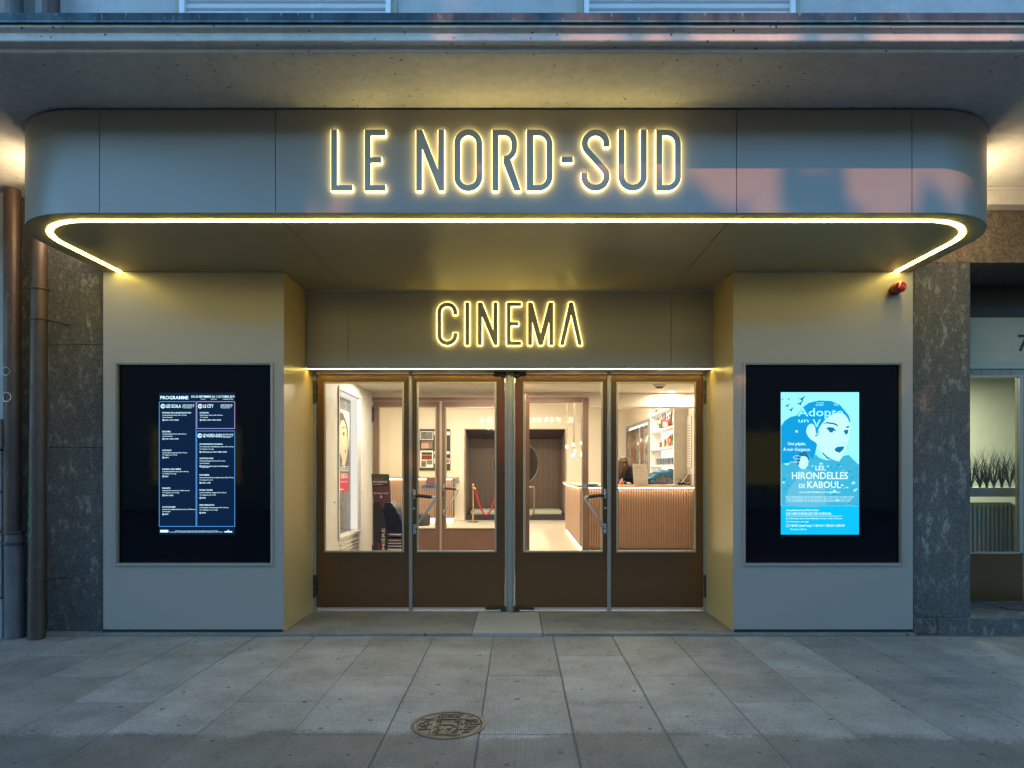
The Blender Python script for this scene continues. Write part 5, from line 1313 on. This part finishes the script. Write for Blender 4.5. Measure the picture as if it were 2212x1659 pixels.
for s_ in (1, -1):
    hx0, hy0, hz0 = (bx_ + .10, 12.57, 1.155) if s_ > 0 else (bx_ - .14, 12.57, 1.155)
    vs = [(hx0, hy0 + .05, hz0), (hx0, hy0, hz0)]; es = [(0, 1)]; rr = [.026, .030]
    for k_ in range(4):
        b0 = len(vs); dx = (-.030 + k_ * .020); vs += [(hx0 + dx, hy0 - .035, hz0), (hx0 + dx, hy0 - .06, hz0 - .004), (hx0 + dx, hy0 - .082 + abs(k_ - 1.5) * .006, hz0 - .012)]; es += [(1, b0), (b0, b0 + 1), (b0 + 1, b0 + 2)]; rr += [.010, .008, .007]
    b0 = len(vs); vs += [(hx0 - s_ * .035, hy0 - .01, hz0 - .004), (hx0 - s_ * .05, hy0 - .035, hz0 - .008)]; es += [(1, b0), (b0, b0 + 1)]; rr += [.011, .009]
    skin('hand', vs, es, rr, 'skin', pe, 1, 1)

# ================================================================ SHOP AT THE SIDE
YSH = 6.55; s_x = lambda px: PX(px, YSH); s_z = lambda py: PZ(py, YSH)
sf = thing('shop_window', 'grey framed shop window marked 7 beside the stone pier', 'shop window', (s_x(2150), YSH, .12))
xA = s_x(2060)
MB().box(xA, 9, YSH, YSH + .06, s_z(784), s_z(686)).build('number_panel', 'pale_green', sf)
nb7 = MB().text('7', lambda p, q_, y: (s_x(p), YSH - .004, s_z(q_)), (2198, 2222, 758.5, -36), 0); nb7.build('house_number', 'iron_black', sf)
MB().box(xA, 9, YSH + .01, YSH + .02, s_z(686) + .002, s_z(560)).build('dark_transom', 'black_paint', sf)
MB().box(xA, 9, YSH - .02, YSH + .05, s_z(797), s_z(787)).box(xA, 9, YSH - .008, YSH + .05, s_z(787), s_z(784.5)).build('head_rail', 'aluminium', sf)
MB().box(xA, 9, YSH + .0, YSH + .05, s_z(810), s_z(797.2)).build('dark_rail', 'grey_case', sf)
MB().box(s_x(2201), s_x(2209), YSH - .01, YSH + .05, s_z(1194), s_z(810.3)).box(xA, s_x(2201), YSH - .01, YSH + .05, s_z(1196), s_z(1192)).box(xA, s_x(2201), YSH - .01, YSH + .05, s_z(814), s_z(810.5)).build('window_frame', 'aluminium', sf)
MB().box(s_x(2209.2), 9, YSH + .0, YSH + .05, .14, s_z(810.3)).build('side_panel', 'grey_case', sf)
MB().box(xA, s_x(2209), YSH + .0, YSH + .05, s_z(1298), s_z(1196.3)).build('kick_panel', 'bronze', sf)
MB().box(xA, s_x(2201), YSH + .015, YSH + .021, s_z(1192), s_z(814)).build('pane', 'glass', sf)
st(MB().box(PX(2096, ys) - .3, 9, 5.80, 7.6, -.1, .14), 'shop_step', 'pier_stone', bevel=.006)
st(MB().box(3.6, 9, 8.5, 8.6, .12, 3.4).box(3.6, 3.7, 7.7, 8.5, .12, 3.4), 'shop_back_wall', 'pale_green')
st(MB().box(3.6, 9, 6.65, 8.6, .10, .139), 'shop_floor', 'pale_green')
st(MB().box(3.6, 9, 6.65, 8.6, 2.55, 2.6), 'shop_ceiling', 'cream_ceiling')
dm = MB().lathe([(.55, .1405), (.55, .152)], (s_x(2235), 6.22, 0), 40)
for v_i, v in enumerate(dm.v): dm.v[v_i] = (v[0], 6.22 + (v[1] - 6.22) * .42, v[2])
tag(dm.build('door_mat', 'tyre_mat'), 'dark ribbed mat on the stone step before the shop door', 'door mat')
rd = thing('radiator', 'pale ribbed radiator below the window ledge inside the shop', 'radiator', (s_x(2150), 7.1, .2))
ry = 6.95; rx0, rx1 = PX(2085, ry), PX(2194, ry)
rib = MB(); x = rx0
while x < rx1: rib.box(x, x + .030, ry, ry + .05, PZ(1192, ry) - .2, PZ(1090, ry)); x += .044
rib.build('radiator_ribs', 'radiator', rd, bevel=.008)
MB().box(rx0, rx1, ry + .051, ry + .09, PZ(1192, ry) - .2, PZ(1086, ry)).build('radiator_body', 'radiator', rd)
MB().tube([(rx1, ry + .03, PZ(1094, ry)), (rx1 + .06, ry + .03, PZ(1094, ry)), (rx1 + .06, ry + .03, PZ(1100, ry))], .02, 10).build('valve', 'aluminium', rd, smooth=True)
wl = thing('window_ledge', 'pale ledge with a grey front inside the shop window', 'ledge', (s_x(2150), 6.85, 1.0))
MB().box(3.95, 6, 6.80, 7.15, PZ(1056, 6.8), PZ(1056, 6.8) + .012).box(3.95, 6, 6.80, 6.82, PZ(1073, 6.8), PZ(1056, 6.8) - .001).build('ledge_board', 'ledge', wl)
random.seed(21)
plain('plant_film', (.03, .05, .035), .6, var=.4, vs=30)
ord_ = ['first', 'second', 'third', 'fourth', 'fifth', 'sixth', 'seventh']
for i in range(7):
    px = 2099 + i * 16.2 + random.uniform(-2, 2); base = 1056; yy = 6.88 + (i % 2) * .05; x = PX(px, yy); z0_ = PZ(1056, 6.8) + .013
    t_ = thing('grass_plant', 'spiky green grass plant on the shop ledge, ' + ord_[i] + ' from the stone pier', 'plant', (x, yy, z0_), 'spiky plants on the shop ledge')
    bl = MB(); top = random.uniform(.38, .50)
    for k_ in range(30):
        a = random.uniform(-.30, .30); hgt = top * random.uniform(.45, 1.0); w_ = .0026; dy_ = random.uniform(-.03, .03)
        xm, xe = x + a * .22, x + a * .62; z1_ = z0_ + hgt * .5; z2_ = z0_ + hgt
        bl.add([(x - w_, yy, z0_), (x + w_, yy, z0_), (xm + w_, yy + dy_, z1_), (xm - w_, yy + dy_, z1_), (xe, yy + dy_ * 2, z2_), (x, yy + .006, z0_)], [(0, 1, 2, 3), (3, 2, 4), (1, 5, 2), (5, 0, 3)])
    bl.build('leaf_blades', 'plant_film', t_)
    MB().lathe([(.012, z0_), (.014, z0_ + .04), (.006, z0_ + .05)], (x, yy, 0), 8).build('stem', 'plant_green', t_)
sl_ = thing('ceiling_light', 'pale square ceiling light inside the shop', 'light', (4.9, 7.6, 2.5))
MB().box(4.55, 5.0, 7.35, 7.9, 2.52, 2.549).build('diffuser', 'shelf_light', sl_)
area('lamp', (4.8, 7.6, 2.49), .6, .5, 62, (.95, 1., .74), parent=sl_)

# ================================================================ ACROSS THE STREET (seen in the reflections)
op = thing('opposite_shop', 'low shop across the street with a lit sign, mirrored in the door glass', 'building', (0, -12.5, 0))
plain('opp_wall', (.16, .15, .14), .8)
glow('opp_window', (.50, .46, .16), 0.3); glow('opp_sign', (1., .93, .78), 7.0)
MB().box(-22, 22, -16, -12.3, 0, 7.9).build('shop_wall', 'opp_wall', op)
for x0_, x1_, a, b_ in ((-12.8, -9.7, .9, 2.9), (-5.5, -3.2, .9, 2.7), (7.5, 10, .9, 2.7)):
    wn = MB().frame(x0_ - .06, x1_ + .06, a - .06, b_ + .06, -12.298, -12.22, .06).build('window', 'grey_case', op)
    MB().box(x0_, x1_, -12.296, -12.27, a, b_).build('lit_pane', 'opp_window', wn)
k_ = 25.34 / F; sgn = MB()
mps = lambda p, q_, y: ((p - U0) * k_, -12.28, H + (V0 - q_) * k_)
for ch, px in (('O', 1152.5), ('N', 1166), ('R', 1179.5), ('O', 1193), ('F', 1206.5), ('L', 1228.5), ('I', 1238), ('N', 1057.5), ('A', 1040)):
    w_ = 2 if ch == 'I' else 9
    sgn.text(ch, mps, (px - w_ / 2, px + w_ / 2, 911, -11), 0, mirror=True)
sgn.build('sign_letters', 'opp_sign', op)
glow('opp_red', (1., .03, .02), 2.2)
MB().box((1080 - U0) * k_, (1122 - U0) * k_, -12.29, -12.25, H + (V0 - 925) * k_, H + (V0 - 888) * k_).build('red_sign', 'opp_red', op)

# unseen street trees: crowns shaped to dapple the fascia and block the sun elsewhere
def tree(x, y, h, cr, lab, seed, blobs, n_leaf):
    random.seed(seed); t_ = thing('street_tree', lab, 'tree', (x, y, -.12), 'street trees across the kerb')
    tk = MB().tube([(x, y, -.12), (x + .05, y, 4.5), (x - .05, y + .05, 9.2), (x + .1, y, h * .80)], [.34, .28, .22, .10], 12)
    for bx__, by__, bz__, br in blobs: tk.tube([(x - .03, y, 10.0), ((x + bx__) / 2 + .2, (y + by__) / 2, (10 + bz__) / 2 + .5), (bx__, by__, bz__)], [.12, .08, .04], 8)
    tk.build('trunk', 'bark', t_, smooth=True)
    cw = MB()
    for k_ in range(n_leaf):
        bx__, by__, bz__, br = random.choices(blobs, weights=[b[3] ** 2 for b in blobs])[0]
        d = Vector((random.gauss(0, 1), random.gauss(0, 1), random.gauss(0, 1))).normalized() * br * random.random() ** .45
        c = Vector((bx__, by__, bz__)) + d; s_ = random.uniform(.09, .19)
        u = Vector((random.gauss(0, 1), random.gauss(0, 1), random.gauss(0, 1))).normalized(); v = u.orthogonal().normalized()
        u2 = u.cross(v)
        cw.add([c - v * s_, c - u2 * s_ * .6, c + v * s_, c + u2 * s_ * .6], [(0, 1, 2, 3)])
    cw.build('crown', 'leaf', t_)
TY = -17.5
B1 = []
random.seed(77)
for r_, z in enumerate((13.6, 14.9, 16.0)):
    for c_ in range(12):
        B1.append((-10.6 + c_ * 1.25 + (r_ % 2) * .6, TY + random.uniform(-.8, .8), z + random.uniform(-.15, .15), 1.28))
TOP = [(-9.4, 17.6, .95), (-8.2, 17.3, .9), (-7.3, 18.1, .55), (-6.25, 17.35, .42), (-5.35, 17.5, .5), (-3.45, 17.35, .30), (-2.75, 17.3, .26), (-4.9, 18.6, .6), (-7.9, 18.5, .8)]
B1 += [(x, TY, z, r_) for x, z, r_ in TOP]
B1 += [(-2.12, TY, 17.6, .34), (-2.05, TY, 18.1, .32), (-1.6, TY, 17.4, .4)] + [(-10 + i * .62, TY, 18.1, .40) for i in range(7)]
B1 += [(-1.3, TY, 18.0, .8), (-.2, TY, 18.1, .9), (.9, TY, 18.0, .9), (-1.9, TY, 18.7, .5)]
B1 += [(random.uniform(-8.2, -2.0), TY + random.uniform(-.4, .4), random.uniform(17.15, 17.75), random.uniform(.10, .20)) for _ in range(22)]
B1 += [(-10.5 + i * 1.15, TY, 19.25 + random.uniform(-.2, .2), .85) for i in range(10)]
B1 += [(-11, TY, 12.4, 1.2), (-9.2, TY, 12.5, 1.2), (-11.6, TY, 14.5, 1.3), (-11.4, TY, 16.4, 1.3)]
tree(-8.0, TY, 20, 3, 'unseen tall broad street tree with a leafy crown shaped to screen the sun', 31, [b for b in B1 if b[0] < -5.6], 20000)
tree(-2.9, TY, 20, 3, 'unseen tall street tree with forked limbs, its leafy crown shaped to screen the sun', 32, [b for b in B1 if b[0] >= -5.6], 26000)
